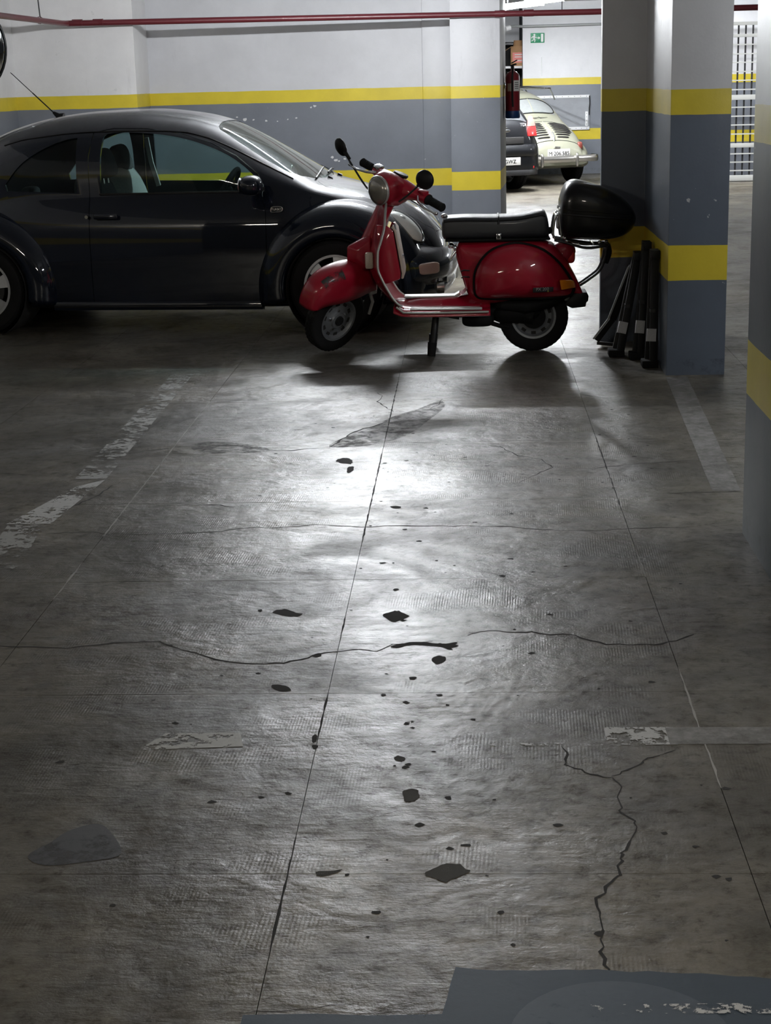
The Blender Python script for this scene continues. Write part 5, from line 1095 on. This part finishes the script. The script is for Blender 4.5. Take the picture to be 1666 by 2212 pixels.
for j, z in enumerate((.455, .40)):
    for k in range(4): MB().cyl((.04, .30 + .055 * k + .02 * j, z), (.055 - .0, .30 + .055 * k + .02 * j, z), .019, n=14).build('vent_hole', M['hole'], vc)
bmp = [(.32, s * 0, 0) for s in ()]
bmp = [(.36, -.77), (.20, -.765), (.06, -.70), (-.01, -.45), (-.03, 0), (-.01, .45), (.06, .70), (.20, .765), (.30, .77)]
cv = crom([(x, y, 0) for x, y in bmp], 5)
b = MB(); b.loft([[(v.x + dx * (1 if abs(v.y) < .7 else .3), v.y + dx * .3 * (0 if abs(v.y) < .7 else math.copysign(1, -v.y)), .395 + dz) for dx, dz in ((.02, -.05), (-.012, -.045), (-.03, -.015), (-.03, .02), (-.01, .05), (.02, .052))] for v in cv], True, True, True)
bo = b.build('rear_bumper', M['dull_chrome'], vc, smooth=45)
for s in (-1, 1): MB().ell((-.055, s * .30, .385), (.028, .026, .105), 16, .7).build('overrider', M['dull_chrome'], bo, smooth=60)
for s in (-1, 1):
    b = MB(); b.ell((.135, s * .44, .58), (.04, .045, .065), 18, .7); b.build('tail_light', M['old_red_lens'], vc, smooth=60)
b = MB()
rr = [(.0, -.52), (.0, .52), (1.0, .52), (1.0, -.52)]
rkk = MB().tube(crom([(1.25 + x, y, 1.455 + .02 * x) for x, y in [(0, -.5), (0, 0), (0, .5), (.5, .54), (1.0, .5), (1.0, 0), (1.0, -.5), (.5, -.54)]], 4, True), .014, 8, closed=True).build('roof_rack', M['chrome'], vc, smooth=60)
for y in (-.4, -.2, 0, .2, .4): MB().tube([(1.25, y, 1.457), (2.25, y, 1.476)], .009, 6).build('rack_bar', M['chrome'], rkk)
for x in (1.3, 2.2):
    for s in (-1, 1): MB().tube([(x, s * .5, 1.457), (x, s * .56, 1.36), (x, s * .60, 1.27)], .010, 6).build('rack_foot', M['chrome'], rkk)
for x in (.62, 2.72):
    for s in (-1, 1): car_wheel(vc, (x, s * .56, .30), .30, .14, .20, s, 5, 0, 'steel')  # rims coloured dark for the shade under the body
# ------------------------------------------------------------------ black hatchback, rear towards the viewer
hb = empty('hatchback', (.37, 24.72, 0), radians(90 + 27), 'black hatchback car half hidden behind the end of the back wall', 'car')
hl = Loft(
    zt=[(.04, .70), (.06, .86), (.12, 1.0), (.18, 1.03), (.42, 1.27), (.62, 1.40), (.9, 1.455), (1.5, 1.48), (2.2, 1.45), (2.6, 1.32), (3.1, 1.04), (3.3, .99), (3.9, .86), (4.15, .62)],
    zb=[(.04, .60), (.2, .86), (.5, .93), (2.6, .93), (3.2, .88), (4.15, .5)], wb=[(.04, .66), (.2, .74), (.5, .76), (2.6, .76), (3.2, .70), (4.15, .5)],
    wm=[(.04, .72), (.15, .83), (.5, .875), (3.4, .875), (3.9, .78), (4.15, .6)], zu=[(.04, .32), (.4, .22), (4.15, .24)], n=[(.04, 3.2), (.5, 3.4), (2.6, 3.2), (4.15, 2.6)])
link('body', hl.mesh([.04, .05, .07, .10, .14, .18] + [.24 + .08 * k for k in range(48)] + [4.1, 4.15]).mesh('h'), M['black_paint'], hb, smooth=40)
def hpatch(x0, x1, yf, off, nu=8, nv=16):
    def fn(u, v):
        x = lerp(x0, x1, u); y0, y1 = yf(x); y = lerp(y0, y1, v); return (x - off, y, hl.top(x, y) + off)
    return MB().grid(fn, nu, nv)
hpatch(.20, .58, lambda x: (-.66 + .35 * (x - .2), .66 - .35 * (x - .2)), .005).build('rear_window', M['dark_glass'], hb, smooth=60)
hb_b = MB(); rows = []
for y in [lerp(-.86, .86, k / 24) for k in range(25)]:
    c = max(0, abs(y) - .55) / .31; dx = .26 * c ** 2.2
    rows.append([(-.02 + dx + o, y * (1 + .01), z) for o, z in ((.10, .24), (.03, .26), (.0, .34), (-.005, .44), (.005, .52), (-.025, .55), (-.02, .62), (.02, .68), (.09, .70))])
hb_b.loft(rows, False); bmo = hb_b.build('rear_bumper', M['black_paint'], hb, smooth=50)
md = bmo.modifiers.new('t', 'SOLIDIFY'); md.thickness = .01; md.offset = -1
b = MB(); b.loft([[(o + .26 * (max(0, abs(y) - .55) / .31) ** 2.2, y, z) for o, z in ((.03, .245), (-.028, .25), (-.034, .30), (-.012, .33))] for y in [lerp(-.84, .84, k / 24) for k in range(25)]], False); b.build('bumper_lip', M['steel'], bmo, smooth=50)
MB().box((.035, 0, .745), (.03, 1.04, .10)).build('plate_recess', M['hole'], hb, bevel=.01)
hp = MB().box((-.032, -.17, .455), (.012, .52, .112)).build('number_plate', M['white_plate'], hb, bevel=.004)
rear_text('4379 GWZ', .076, -.041, -.17, .452, 'plate_lettering', hp, 'ink', 1.05)
for s in (-1, 1):
    b = MB(); b.loft([[(x, s * y, z) for x, y, z in r] for r in (((.075, .60, .80), (.11, .745, .80), (.16, .755, .93), (.14, .62, .93)), ((.035, .60, .80), (.07, .765, .80), (.125, .775, .94), (.085, .62, .93)))], True, True, True); tl2 = b.build('tail_light', M['red_lens'], hb, bevel=.01)
    b = MB(); b.loft([[(x, s * y, z) for x, y, z in r] for r in (((.14, .63, .935), (.16, .755, .935), (.25, .745, 1.08), (.24, .70, 1.08)), ((.09, .63, .935), (.125, .775, .945), (.215, .765, 1.09), (.20, .70, 1.09)))], True, True, True); b.build('upper_lens', M['pink_lens'], tl2, bevel=.01)
b = MB(); b.ell((.085, -.24, .925), (.014, .042, .020), 16, .8); b.ell((.075, -.27, .885), (.014, .052, .022), 16, .8); e = b.build('emblem', M['chrome'], hb, smooth=60); e['kind'] = 'stuff'
rear_text('TDi', .065, .068, -.53, .965, 'badge_lettering', hb, 'white_paint')  # white colour stands in for bright reflections on chrome letters
MB().box((.015, -.62, .36), (.02, .12, .035)).build('reflector', M['red_lens'], hb, bevel=.004)
for x in (.80, 3.35):
    for s in (-1, 1): car_wheel(hb, (x, s * .76, .315), .315, .205, .21, s, 5, 0)
